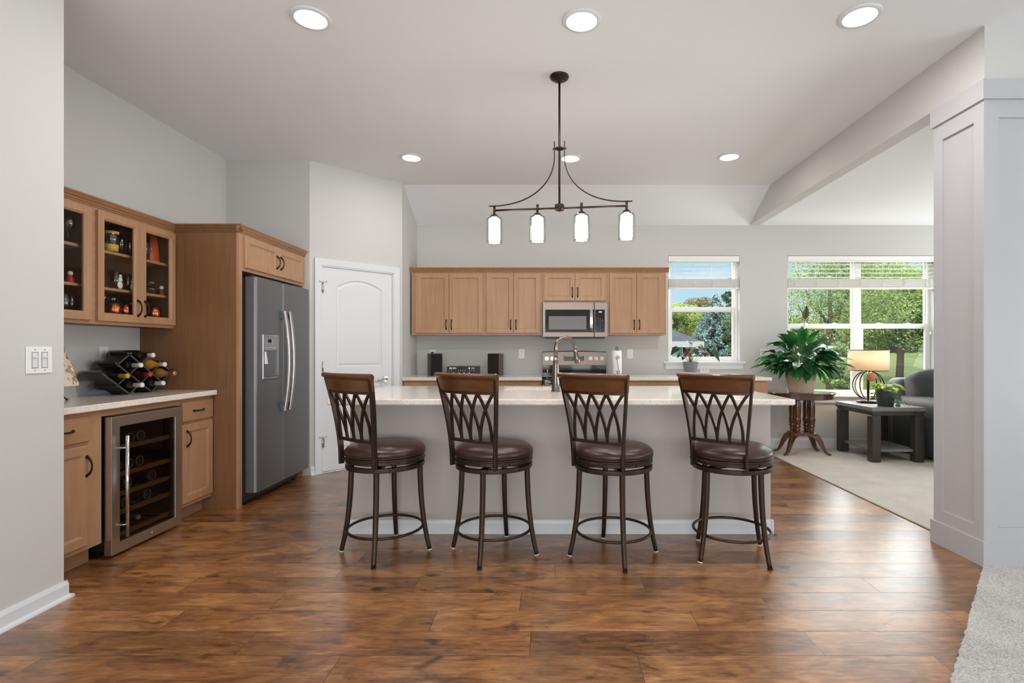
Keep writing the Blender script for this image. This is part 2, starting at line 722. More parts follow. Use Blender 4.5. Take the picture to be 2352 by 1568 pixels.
def quartz_mat(name, base, vein, speck, rough=0.1):
    m, n, l, p = new_mat(name)
    tc = n.new('ShaderNodeTexCoord')
    t = n.new('ShaderNodeTexNoise')
    t.inputs['Scale'].default_value = 16
    t.inputs['Detail'].default_value = 9
    t.inputs['Roughness'].default_value = 0.68
    t.inputs['Distortion'].default_value = 1.6
    l.new(tc.outputs['Object'], t.inputs['Vector'])
    a = n.new('ShaderNodeMath')
    a.operation = 'SUBTRACT'
    a.inputs[1].default_value = 0.5
    l.new(t.outputs['Fac'], a.inputs[0])
    b = n.new('ShaderNodeMath')
    b.operation = 'ABSOLUTE'
    l.new(a.outputs[0], b.inputs[0])
    mr = n.new('ShaderNodeMapRange')
    mr.inputs['From Min'].default_value = 0.0
    mr.inputs['From Max'].default_value = 0.035
    mr.inputs['To Min'].default_value = 0.5
    mr.inputs['To Max'].default_value = 0.0
    l.new(b.outputs[0], mr.inputs['Value'])
    t2 = n.new('ShaderNodeTexNoise')
    t2.inputs['Scale'].default_value = 120
    t2.inputs['Detail'].default_value = 3
    l.new(tc.outputs['Object'], t2.inputs['Vector'])
    mr2 = n.new('ShaderNodeMapRange')
    mr2.inputs['From Min'].default_value = 0.58
    mr2.inputs['From Max'].default_value = 0.72
    mr2.inputs['To Max'].default_value = 0.65
    l.new(t2.outputs['Fac'], mr2.inputs['Value'])
    mx = n.new('ShaderNodeMix')
    mx.data_type = 'RGBA'
    mx.inputs['A'].default_value = lin(base)
    mx.inputs['B'].default_value = lin(vein)
    l.new(mr.outputs[0], mx.inputs['Factor'])
    mx2 = n.new('ShaderNodeMix')
    mx2.data_type = 'RGBA'
    mx2.inputs['B'].default_value = lin(speck)
    l.new(mr2.outputs[0], mx2.inputs['Factor'])
    l.new(mx.outputs['Result'], mx2.inputs['A'])
    l.new(mx2.outputs['Result'], p.inputs['Base Color'])
    p.inputs['Roughness'].default_value = rough
    p.inputs['Specular IOR Level'].default_value = 0.6
    return m


def weave_mat(name, c0, c1, sx=1.0, sz=90.0, rough=0.8):
    """basket weave: rows along z, strands round the body"""
    m, n, l, p = new_mat(name)
    tc = n.new('ShaderNodeTexCoord')
    mp = n.new('ShaderNodeMapping')
    mp.inputs['Scale'].default_value = (85, 85, sz)
    t = n.new('ShaderNodeTexVoronoi')
    t.inputs['Scale'].default_value = 1.6
    cr = n.new('ShaderNodeValToRGB')
    cr.color_ramp.elements[0].position = 0.1
    cr.color_ramp.elements[1].position = 0.75
    cr.color_ramp.elements[0].color = lin(c1)
    cr.color_ramp.elements[1].color = lin(c0)
    l.new(tc.outputs['Object'], mp.inputs[0])
    l.new(mp.outputs[0], t.inputs['Vector'])
    l.new(t.outputs['Distance'], cr.inputs[0])
    l.new(cr.outputs[0], p.inputs['Base Color'])
    b = n.new('ShaderNodeBump')
    b.invert = True
    b.inputs['Strength'].default_value = 0.8
    b.inputs['Distance'].default_value = 0.006
    l.new(t.outputs['Distance'], b.inputs['Height'])
    l.new(b.outputs[0], p.inputs['Normal'])
    p.inputs['Roughness'].default_value = rough
    return m


def shade_mat(name, col):
    m, n, l, p = new_mat(name)
    tc = n.new('ShaderNodeTexCoord')
    t = n.new('ShaderNodeTexNoise')
    t.inputs['Scale'].default_value = 190
    t.inputs['Detail'].default_value = 2
    mx0 = n.new('ShaderNodeMix')
    mx0.data_type = 'RGBA'
    c = lin(col)
    mx0.inputs['A'].default_value = tuple(v * 0.72 for v in c[:3]) + (1,)
    mx0.inputs['B'].default_value = c
    l.new(tc.outputs['Object'], t.inputs['Vector'])
    l.new(t.outputs['Fac'], mx0.inputs['Factor'])
    l.new(mx0.outputs['Result'], p.inputs['Base Color'])
    p.inputs['Roughness'].default_value = 0.9
    tl = n.new('ShaderNodeBsdfTranslucent')
    l.new(mx0.outputs['Result'], tl.inputs['Color'])
    mx = n.new('ShaderNodeMixShader')
    mx.inputs[0].default_value = 0.6
    l.new(p.outputs[0], mx.inputs[1])
    l.new(tl.outputs[0], mx.inputs[2])
    l.new(mx.outputs[0], n['Material Output'].inputs['Surface'])
    return m


def art_mat(name):
    m, n, l, p = new_mat(name)
    tc = n.new('ShaderNodeTexCoord')
    t = n.new('ShaderNodeTexNoise')
    t.inputs['Scale'].default_value = 13
    t.inputs['Detail'].default_value = 5
    t.inputs['Distortion'].default_value = 1.4
    cr = n.new('ShaderNodeValToRGB')
    e = cr.color_ramp.elements
    e[0].position = 0.30
    e[0].color = lin((58, 70, 72))
    e[1].position = 0.72
    e[1].color = lin((190, 140, 90))
    for pos, c in ((0.38, (120, 124, 112)), (0.44, (218, 205, 188)), (0.56, (226, 214, 198)), (0.62, (104, 78, 56)), (0.66, (206, 170, 128))):
        x = e.new(pos)
        x.color = lin(c)
    l.new(tc.outputs['Object'], t.inputs['Vector'])
    l.new(t.outputs['Fac'], cr.inputs[0])
    l.new(cr.outputs[0], p.inputs['Base Color'])
    p.inputs['Roughness'].default_value = 0.35
    return m


def shingle_mat(name, c0, c1):
    m, n, l, p = new_mat(name)
    tc = n.new('ShaderNodeTexCoord')
    b = n.new('ShaderNodeTexBrick')
    b.inputs['Scale'].default_value = 3.0
    b.inputs['Color1'].default_value = lin(c0)
    b.inputs['Color2'].default_value = lin(c1)
    b.inputs['Mortar'].default_value = lin((60, 62, 68))
    b.inputs['Mortar Size'].default_value = 0.012
    mp = n.new('ShaderNodeMapping')
    mp.inputs['Scale'].default_value = (1, 1, 1.6)
    mp.inputs['Rotation'].default_value = (R(90), 0, 0)
    l.new(tc.outputs['Object'], mp.inputs[0])
    l.new(mp.outputs[0], b.inputs['Vector'])
    l.new(b.outputs['Color'], p.inputs['Base Color'])
    p.inputs['Roughness'].default_value = 0.95
    p.inputs['Specular IOR Level'].default_value = 0.1
    return m


M_wall = plain('wall_paint', (200, 199, 196), 0.75, bump=0.12, bscale=120)
M_ceil = plain('ceiling_paint', (232, 234, 237), 0.85, bump=0.18, bscale=45)
M_island = plain('island_paint', (188, 180, 172), 0.7, bump=0.1, bscale=120)
M_white = plain('white_trim_paint', (218, 220, 223), 0.38)
M_column = plain('panelled_paint', (184, 184, 187), 0.4)
M_vinyl = plain('white_vinyl', (244, 243, 240), 0.35)
M_floor = floor_mat()
M_carpet = carpet_mat('cream_carpet', (160, 152, 140), (216, 210, 198))
M_carpet_hall = carpet_mat('grey_carpet', (128, 124, 118), (206, 202, 196), 120.0)
M_maple = wood('maple', (156, 114, 82), (186, 146, 112), 'z', 0.38, contrast=(0.25, 0.75))
M_crown = wood('maple_crown', (134, 95, 62), (162, 120, 84), 'y', 0.36)
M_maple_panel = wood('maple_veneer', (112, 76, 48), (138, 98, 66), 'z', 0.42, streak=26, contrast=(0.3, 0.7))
M_maple_side = wood('maple_cross', (152, 111, 80), (180, 140, 106), 'y', 0.38)
M_cab_shade = wood('cabinet_inside_shade', (96, 72, 52), (116, 88, 64), 'z', 0.5)  # maple darkened: the shade inside the cabinets is put into its colour
M_shelf = wood('shelf_maple', (168, 126, 90), (190, 148, 110), 'y', 0.45)
M_bronze = plain('dark_bronze', (50, 40, 34), 0.38, 0.75)
M_stool = plain('stool_metal', (62, 46, 36), 0.36, 0.6, var=0.25, vscale=9)
M_glide = plain('clear_glide', (214, 208, 198), 0.4)
M_rubber = plain('black_rubber', (22, 20, 19), 0.6)
M_rail = wood('rail_walnut', (66, 36, 15), (112, 68, 32), 'x', 0.3, streak=22, coat=0.4)
M_leather = plain('brown_leather', (58, 36, 28), 0.30, bump=0.25, bscale=260, var=0.15)
M_quartz = quartz_mat('island_quartz', (238, 228, 219), (206, 188, 172), (184, 168, 154))
M_slate = brushed('slate_steel', (112, 114, 117), 0.40)
M_slate.node_tree.nodes['Principled BSDF'].inputs['Metallic'].default_value = 0.55
M_steel = brushed('stainless', (136, 124, 115), 0.40, 'x')
M_steel_v = brushed('stainless_upright', (196, 193, 190), 0.32, 'z')
M_chrome = plain('satin_nickel', (205, 200, 194), 0.16, 1.0)
M_faucet = plain('brushed_nickel', (124, 114, 106), 0.22, 1.0)
M_blackplastic = plain('black_plastic', (20, 20, 21), 0.4)
M_blackglass = plain('black_glass', (16, 12, 11), 0.07, spec=0.35)
M_dark = plain('gap_shade', (12, 11, 11), 0.8)
M_pane = glass('window_glass', (250, 253, 252), 1.35, 0.8)
M_cabpane = glass('cabinet_glass', (246, 246, 244), 1.4, 0.8)
M_cooler = glass('cooler_glass', (196, 190, 184), 1.4, 0.8)
M_ware = glass('clear_glassware', (232, 238, 236), 1.5, 2.6, 0.06, 0.10)
M_pendglass = glass('shade_glass', (244, 246, 246), 1.45, 1.4)
M_frost = plain('frosted_lamp', (255, 252, 246), 0.6, emis=(255, 246, 232), estr=20.0)
M_lens = plain('lit_lens', (255, 252, 246), 0.6, emis=(255, 248, 236), estr=9.0)
M_plate = plain('outlet_plastic', (234, 234, 232), 0.35)
M_slot = plain('outlet_slot', (70, 68, 66), 0.6)
M_copper = plain('hammered_copper', (206, 120, 86), 0.22, 1.0, bump=0.8, bscale=70)
M_orange = plain('orange_glaze', (188, 84, 44), 0.35, var=0.2, vscale=6)
M_yellow = plain('yellow_print', (226, 186, 84), 0.5)
M_snow = plain('white_print', (236, 236, 236), 0.5)
M_red = plain('red_paint', (190, 52, 46), 0.45)
M_rackblack = plain('black_lacquer', (34, 33, 34), 0.4)
M_rackedge = plain('black_edge', (70, 70, 72), 0.4)
M_bottle_dark = plain('dark_bottle_glass', (24, 22, 18), 0.08, coat=0.6)
M_bottle_red = plain('red_bottle_glass', (52, 14, 16), 0.1, coat=0.5)
M_bottle_gold = plain('golden_bottle', (168, 122, 40), 0.1, coat=0.5)
M_cap_white = plain('white_capsule', (232, 226, 220), 0.4)
M_cap_red = plain('red_capsule', (196, 52, 56), 0.35)
M_cap_yellow = plain('yellow_capsule', (206, 156, 48), 0.35)
M_cap_gold = plain('gold_foil', (214, 164, 104), 0.3, 0.6)
M_cap_amber = plain('amber_neck', (150, 98, 40), 0.2)
M_art = art_mat('art_print')
M_speaker = plain('speaker_vinyl', (88, 74, 62), 0.5)
M_grille = plain('speaker_cloth', (20, 16, 14), 0.9, bump=0.4, bscale=500)
M_meter = plain('meter_face', (214, 196, 186), 0.4)
M_paper = plain('paper_towel', (246, 245, 243), 0.9, bump=0.3, bscale=150)
M_pot_grey = plain('grey_pot', (112, 116, 122), 0.42)
M_pot_dark = plain('charcoal_pot', (58, 60, 62), 0.6)
M_anth_leaf = leafmat('anthurium_leaf', (22, 40, 20), (48, 74, 36), 0.3, 20, 0.15)
M_anth_red = leafmat('anthurium_red', (150, 18, 24), (206, 44, 48), 0.3, 30, 0.2)
M_anth_dark = leafmat('anthurium_maroon', (64, 16, 18), (110, 30, 28), 0.3, 30, 0.15)
M_stem = plain('green_stem', (124, 138, 92), 0.5)
M_lily = leafmat('lily_leaf', (18, 70, 44), (60, 128, 62), 0.22, 9, 0.2)
M_spathe = leafmat('old_spathe', (58, 52, 28), (96, 88, 44), 0.5, 30, 0.2)
M_soil = plain('soil', (48, 36, 28), 0.95)
M_basket = weave_mat('wicker', (186, 156, 130), (240, 220, 198), sz=150.0)
M_pothos = leafmat('pothos_lime', (126, 160, 48), (184, 210, 84), 0.4, 25, 0.3)
M_pothos_dark = leafmat('pothos_green', (52, 92, 66), (92, 130, 88), 0.35, 25, 0.25)
M_mahogany = wood('mahogany', (62, 28, 16), (104, 54, 32), 'z', 0.22, coat=0.6)
M_mahogany_h = wood('mahogany_top', (58, 26, 18), (96, 50, 34), 'x', 0.14, coat=0.8)
M_greywood = wood('grey_oak', (98, 96, 96), (140, 138, 136), 'x', 0.4, streak=20)
M_darkwood = wood('dark_oak', (38, 33, 31), (70, 60, 54), 'z', 0.42, streak=24)
M_sofa = plain('charcoal_velvet', (50, 54, 61), 0.6, sheen=0.1, bump=0.2, bscale=300, var=0.18)
M_cushion = plain('ribbed_chenille', (56, 59, 65), 0.8, sheen=0.1, bump=0.6, bscale=140, var=0.12, vscale=40)
M_pillow = plain('patterned_pillow', (150, 150, 152), 0.85, var=0.75, vscale=28)
M_shade = shade_mat('linen_shade', (248, 238, 220))
M_wicker_ball = plain('clay_medallion', (190, 116, 78), 0.7, var=0.5, vscale=40)
M_blind = plain('white_slats', (240, 238, 233), 0.45)
M_cord = plain('white_cord', (232, 230, 226), 0.7)
M_lawn = leafmat('lawn_grass', (40, 50, 19), (60, 68, 27), 0.9, 0.6, 0.0)
M_lawn.node_tree.nodes['Principled BSDF'].inputs['Specular IOR Level'].default_value = 0.05
M_bark = plain('bark', (74, 60, 48), 0.9)
M_siding = plain('house_siding', (52, 54, 57), 0.8, spec=0.1)
M_shingle = shingle_mat('roof_shingles', (46, 47, 52), (36, 37, 42))
M_display = plain('display_digits', (240, 244, 250), 0.5, emis=(240, 244, 255), estr=1.6)
M_keys = plain('printed_keys', (150, 148, 150), 0.5)
M_vent = plain('grey_plastic', (120, 120, 122), 0.5)


# ------------------------------------------------------------------ room shell
ZK, ZL = 3.06, 2.755          # kitchen and living room ceiling heights
XL, YB = -3.13, 6.435         # left wall, back wall
YF = 5.825                    # where the back slope starts
XB = 2.475                    # beam face
YP = 2.966                    # front face of the panelled column


def sbox(name, b, mat, bevel=0.0, parent=None):
    o = MB().box(*b).build(name, mat, parent, bevel=bevel)
    return struct(o) if parent is None else o


sbox('floor', (-3.4, 7.3, -4.2, 6.6, -0.06, 0.0), M_floor)


def carpet_mesh(poly, z1, mat, name, label):
    m = MB()
    m.poly_prism([(x, y, 0.0005) for x, y in poly], [(x, y, z1) for x, y in poly])
    o = m.build(name, mat, bevel=0.004, seg=2)
    struct(o)
    o['label'] = label
    return o


carpet_mesh([(2.575, 3.34), (7.0, 3.34), (7.0, YB - 0.016), (2.575, YB - 0.016)], 0.011, M_carpet, 'floor_carpet', 'cream wall to wall carpet of the sitting room by the windows')
rnd = random.Random(3)
edge = []
for i in range(240):
    t = i / 239
    j = rnd.uniform(-0.004, 0.004)
    edge.append((2.545 - 3.30 * t + j * 0.7, 3.045 - 3.48 * t - j * 0.7))
carpet_mesh([(7.0, YP - 0.022), (2.56, YP - 0.022)] + edge + [(-0.75, -4.0), (7.0, -4.0)][0:2], 0.011, M_carpet_hall, 'floor_carpet_hall', 'grey looped carpet in the near right corner, cut on a diagonal')

# ceilings
m = MB()
m.box(-3.3, XB, -4.2, YF, ZK, ZK + 0.06)
m.box(XB, 7.2, -4.2, YP, ZK, ZK + 0.06)
m.box(XB - 0.0, 7.2, YP, YP + 0.37, ZK + 0.0601, ZK + 0.1)
struct(m.build('ceiling', M_ceil))
m = MB()
prof = [(YF, ZK), (YB + 0.1, ZL - 0.05), (YB + 0.1, ZK + 0.06), (YF, ZK + 0.06)]
prof[1] = (YB + 0.12, ZL - (ZK - ZL) * 0.12 / (YB - YF))
m.poly_prism([(-1.72, y, z) for y, z in prof], [(XB, y, z) for y, z in prof])
struct(m.build('ceiling_slope', M_ceil))
sbox('ceiling_living', (XB + 0.02, 7.2, YP + 0.35, YB + 0.14, ZL, ZL + 0.06), M_ceil)
m = MB()
m.box(XB, XB + 0.12, YP + 0.36, YB + 0.12, ZL - 0.0005, ZK + 0.06)
struct(m.build('wall_beam', M_wall))

# left side
sbox('wall_left', (XL - 0.12, XL, 2.40, 5.2, 0, ZK), M_wall)
sbox('wall_front_left', (-3.25, -2.38, -4.2, 2.565, 0, ZK), M_wall)
sbox('wall_fridge', (XL - 0.12, -2.322, 5.076, 5.19, 0, ZK), M_wall)
P0 = Vector((-2.322, 5.076, 0))
PE = Vector((0.702, 0.704, 0)).normalized()
PN = Vector((PE.y, -PE.x, 0))
PLEN = 0.9942
DU0, DU1, DZ = 0.112, 0.888, 2.055     # door opening


class Fr:
    def __init__(self, O, U, W):
        self.O, self.U, self.W = Vector(O), Vector(U), Vector(W)

    def pt(self, u, w, z):
        return self.O + self.U * u + self.W * w + Vector((0, 0, z))

    def box(self, mb, u0, u1, w0, w1, z0, z1):
        vs = [self.pt(u, w, z) for u in (u0, u1) for w in (w0, w1) for z in (z0, z1)]
        return mb.add(vs, [(0, 1, 3, 2), (4, 6, 7, 5), (0, 4, 5, 1), (2, 3, 7, 6), (0, 2, 6, 4), (1, 5, 7, 3)])

    def prof(self, mb, pts, u0, u1):
        """profile of (w,z) extruded along u"""
        return mb.poly_prism([self.pt(u0, w, z) for w, z in pts], [self.pt(u1, w, z) for w, z in pts])


fp = Fr(P0, PE, PN)
m = MB()
fp.box(m, 0, DU0, -0.11, 0, 0, ZK)
fp.box(m, DU1, PLEN, -0.11, 0, 0, ZK)
fp.box(m, DU0, DU1, -0.11, 0, DZ, ZK)
struct(m.build('wall_pantry', M_wall))
sbox('wall_pantry_return', (-1.73, -1.62, 5.78, YB + 0.1, 0, ZK), M_wall)

# back wall with two window openings
WT = 0.14
W1 = (1.474, 2.354, 1.054, 2.380)
W2 = (2.944, 4.756, 0.640, 2.380)
m = MB()
for x0, x1, z0, z1 in ((-1.73, W1[0], 0, ZK), (W1[0], W1[1], 0, W1[2]), (W1[0], W1[1], W1[3], ZK), (W1[1], W2[0], 0, ZK),
                       (W2[0], W2[1], 0, W2[2]), (W2[0], W2[1], W2[3], ZK), (W2[1], 7.2, 0, ZK)):
    m.box(x0, x1, YB, YB + WT, z0, z1)
struct(m.build('wall_back', M_wall))
sbox('wall_right', (7.0, 7.12, -4.2, YB + WT, 0, ZK), M_wall)
sbox('wall_rear', (-3.3, 7.2, -4.2, -4.0, 0, ZK), M_wall)
# panelled column that ends the wall between hall and sitting room
m = MB()
m.box(XB, 7.0, YP, YP + 0.36, 0, ZK + 0.06)
struct(m.build('wall_column', M_wall))


def ring(mb, fr, u0, u1, z0, z1, s, t, w0=0.0, top=None, bot=None):
    top = s if top is None else top
    bot = s if bot is None else bot
    fr.box(mb, u0, u0 + s, w0, w0 + t, z0, z1)
    fr.box(mb, u1 - s, u1, w0, w0 + t, z0, z1)
    fr.box(mb, u0 + s, u1 - s, w0, w0 + t, z1 - top, z1)
    fr.box(mb, u0 + s, u1 - s, w0, w0 + t, z0, z0 + bot)


fcl = Fr((XB, YP + 0.365, 0), (0, -1, 0), (-1, 0, 0))   # face towards the kitchen
fcf = Fr((XB, YP, 0), (1, 0, 0), (0, -1, 0))             # face towards the viewer
m = MB()
ring(m, fcl, 0.0, 0.3848, 0.14, 2.63, 0.072, 0.020, top=0.10, bot=0.075)
fcl.box(m, 0.072, 0.313, 0.0005, 0.006, 0.215, 2.53)
struct(m.build('trim_1', M_column))
m = MB()
ring(m, fcf, -0.0203, 1.25, 0.14, 2.63, 0.085, 0.0195, top=0.10, bot=0.075)
fcf.box(m, 0.0647, 1.165, 0.0005, 0.006, 0.215, 2.53)
struct(m.build('trim_3', M_column))
m = MB()
fcl.box(m, -0.012, 0.3648, 0.0005, 0.034, 2.63, 2.742)
fcf.box(m, -0.034, 1.25, 0.0002, 0.034, 2.63, 2.742)
struct(m.build('trim_2', M_column))
m = MB()
fcl.box(m, -0.012, 0.3648, 0.0005, 0.034, 0.0, 0.14)
fcf.box(m, -0.034, 1.25, 0.0002, 0.034, 0.0, 0.14)
struct(m.build('baseboard_column', M_column))


def baseboard(name, fr, u0, u1, h=0.085, shoe=True, mat=M_white):
    m = MB()
    fr.prof(m, [(0, 0), (0.014, 0), (0.014, h - 0.022), (0.010, h - 0.012), (0.006, h), (0, h)], u0, u1)
    if shoe:
        fr.prof(m, [(0.014, 0), (0.030, 0), (0.030, 0.006), (0.026, 0.013), (0.019, 0.018), (0.014, 0.018)], u0, u1)
    return struct(m.build(name, mat))


m = MB()
for a, b in ((Fr((-2.38, -4.0, 0), (0, 1, 0), (1, 0, 0)), 6.578), (Fr((-2.38, 2.565, 0), (-1, 0, 0), (0, 1, 0)), 0.16)):
    a.prof(m, [(0, 0), (0.014, 0), (0.014, 0.066), (0.010, 0.076), (0.006, 0.085), (0, 0.085)], -0.012 if b < 1 else 0, b)
    a.prof(m, [(0.014, 0), (0.030, 0), (0.030, 0.006), (0.026, 0.013), (0.019, 0.018), (0.014, 0.018)], -0.028 if b < 1 else 0, b)
struct(m.build('baseboard_left', M_white))
baseboard('baseboard_back', Fr((2.47, YB, 0), (1, 0, 0), (0, -1, 0)), 0, 4.5, 0.13, False)
baseboard('baseboard_pantry', fp, 0.005, 0.044, 0.085)

# pantry door: casing, slab with two moulded panels, hinges, lever
dr = thing('door_1', 'white two-panel arched pantry door in the angled corner wall', None, tuple(fp.pt(0.5, 0, 0)))
dr['kind'] = 'structure'
m = MB()
cas = [(0, 0), (0.016, 0), (0.020, 0.012), (0.014, 0.03), (0.018, 0.05), (0.018, 0.066), (0, 0.066)]
cw = 0.066


def casing(mb, fr, u0, u1, z1, w=cw):
    A = [fr.pt(u0 - w, 0, 0), fr.pt(u0 - w, 0.019, 0), fr.pt(u0 - 0.006, 0.012, 0), fr.pt(u0, 0.010, 0), fr.pt(u0, 0, 0)]
    B = [fr.pt(u0 - w, 0, z1 + w), fr.pt(u0 - w, 0.019, z1 + w), fr.pt(u0 - 0.006, 0.012, z1 + 0.006), fr.pt(u0, 0.010, z1), fr.pt(u0, 0, z1)]
    Cc = [fr.pt(u1 + w, 0, z1 + w), fr.pt(u1 + w, 0.019, z1 + w), fr.pt(u1 + 0.006, 0.012, z1 + 0.006), fr.pt(u1, 0.010, z1), fr.pt(u1, 0, z1)]
    D = [fr.pt(u1 + w, 0, 0), fr.pt(u1 + w, 0.019, 0), fr.pt(u1 + 0.006, 0.012, 0), fr.pt(u1, 0.010, 0), fr.pt(u1, 0, 0)]
    mb.sweep([A, B, Cc, D])


casing(m, fp, DU0, DU1, DZ)
# jamb lining
fp.box(m, DU0, DU0 + 0.012, -0.105, 0.004, 0, DZ)
fp.box(m, DU1 - 0.012, DU1, -0.105, 0.004, 0, DZ)
fp.box(m, DU0, DU1, -0.105, 0.004, DZ - 0.012, DZ)
m.build('casing', M_white, dr)


def arch_loop(u0, u1, z0, z1, rise, d, n=14):
    pts = [(u0 + d, z0 + d), (u1 - d, z0 + d)]
    for i in range(n + 1):
        t = i / n
        u = u1 - d + (u0 - u1 + 2 * d) * t
        s = 2 * t - 1
        pts.append((u, z1 - d - rise * s * s))
    return pts


def panel_slab(mb, fr, u0, u1, z0, z1, panels, w0, w1):
    """door slab whose front face has moulded panels; panels are stacked from the bottom"""
    pu0, pu1 = panels[0][0], panels[0][1]
    n = 14
    fr.box(mb, u0, u1, w0, w1 - 0.012, z0, z1)
    # edges of the front skin
    for a, b in (((u0, z0), (u1, z0)), ((u1, z0), (u1, z1)), ((u1, z1), (u0, z1)), ((u0, z1), (u0, z0))):
        mb.add([fr.pt(a[0], w1 - 0.012, a[1]), fr.pt(b[0], w1 - 0.012, b[1]), fr.pt(b[0], w1, b[1]), fr.pt(a[0], w1, a[1])], [(0, 1, 2, 3)])
    q = lambda pts, w=w1: mb.add([fr.pt(u, w, z) for u, z in pts], [tuple(range(len(pts)))])
    q([(u0, z0), (pu0, z0), (pu0, z1), (u0, z1)])
    q([(pu1, z0), (u1, z0), (u1, z1), (pu1, z1)])
    zlast = z0
    for (a, b, pz0, pz1, rise) in panels:
        q([(a, zlast), (b, zlast), (b, pz0), (a, pz0)])
        loops = [(arch_loop(a, b, pz0, pz1, rise, d), w) for d, w in ((0, w1), (0.010, w1 - 0.009), (0.020, w1 - 0.010), (0.034, w1 - 0.004))]
        mb.sweep([[fr.pt(u, w, z) for u, z in lp] for lp, w in loops], closed_ends=False)
        q(loops[-1][0], loops[-1][1])
        top = loops[0][0][2:]
        zt = pz1
        for i in range(len(top) - 1):
            q([top[i], (top[i][0], zt), (top[i + 1][0], zt), top[i + 1]])
        zlast = zt
    q([(pu0, zlast), (pu1, zlast), (pu1, z1), (pu0, z1)])


m = MB()
panel_slab(m, fp, DU0 + 0.014, DU1 - 0.014, 0.012, DZ - 0.015, [(0.262, 0.756, 0.21, 0.885, 0.0), (0.262, 0.756, 1.045, 1.935, 0.075)], -0.045, -0.006)
m.build('door_panel', M_white, dr)
m = MB()
fp.box(m, DU0 + 0.014, DU1 - 0.014, -0.09, -0.05, 0.0, 0.010)
m.build('threshold_shade', M_dark, dr)  # dark strip standing in for the shade in the gap under the door
for z in (1.83, 1.05, 0.30):
    m = MB()
    m.cyl(fp.pt(DU0 + 0.010, 0.010, z - 0.048), fp.pt(DU0 + 0.010, 0.010, z + 0.048), 0.007, n=10)
    m.cyl(fp.pt(DU0 + 0.010, 0.010, z + 0.048), fp.pt(DU0 + 0.010, 0.010, z + 0.056), 0.004, n=8)
    fp.box(m, DU0 + 0.012, DU0 + 0.030, -0.006, -0.002, z - 0.045, z + 0.045)
    if z > 1.5 or z < 0.6:      # hinge pin door stops
        m.cyl(fp.pt(DU0 + 0.010, 0.010, z + 0.055), fp.pt(DU0 + 0.040, 0.022, z + 0.062), 0.0035, n=8)
        m.cyl(fp.pt(DU0 + 0.010, 0.010, z + 0.055), fp.pt(DU0 - 0.020, 0.022, z + 0.062), 0.0035, n=8)
        m.ball(fp.pt(DU0 + 0.042, 0.022, z + 0.062), 0.007, 8, 6)
        m.ball(fp.pt(DU0 - 0.022, 0.022, z + 0.062), 0.007, 8, 6)
    m.build('hinge', M_chrome, dr)
m = MB()
hu, hz = 0.795, 0.905
m.cyl(fp.pt(hu, -0.006, hz), fp.pt(hu, 0.006, hz), 0.033, n=24)
m.cyl(fp.pt(hu, 0.006, hz), fp.pt(hu, 0.045, hz), 0.011, n=14)
m.tube([fp.pt(hu, 0.045, hz), fp.pt(hu - 0.03, 0.050, hz + 0.004), fp.pt(hu - 0.07, 0.050, hz + 0.002), fp.pt(hu - 0.115, 0.046, hz - 0.012)], [0.011, 0.010, 0.008, 0.006], 10)
m.build('lever_handle', M_chrome, dr)
m = MB()
fp.box(m, DU1 - 0.0145, DU1 - 0.006, -0.012, 0.001, 0.86, 0.95)
m.build('strike_plate', M_chrome, dr)


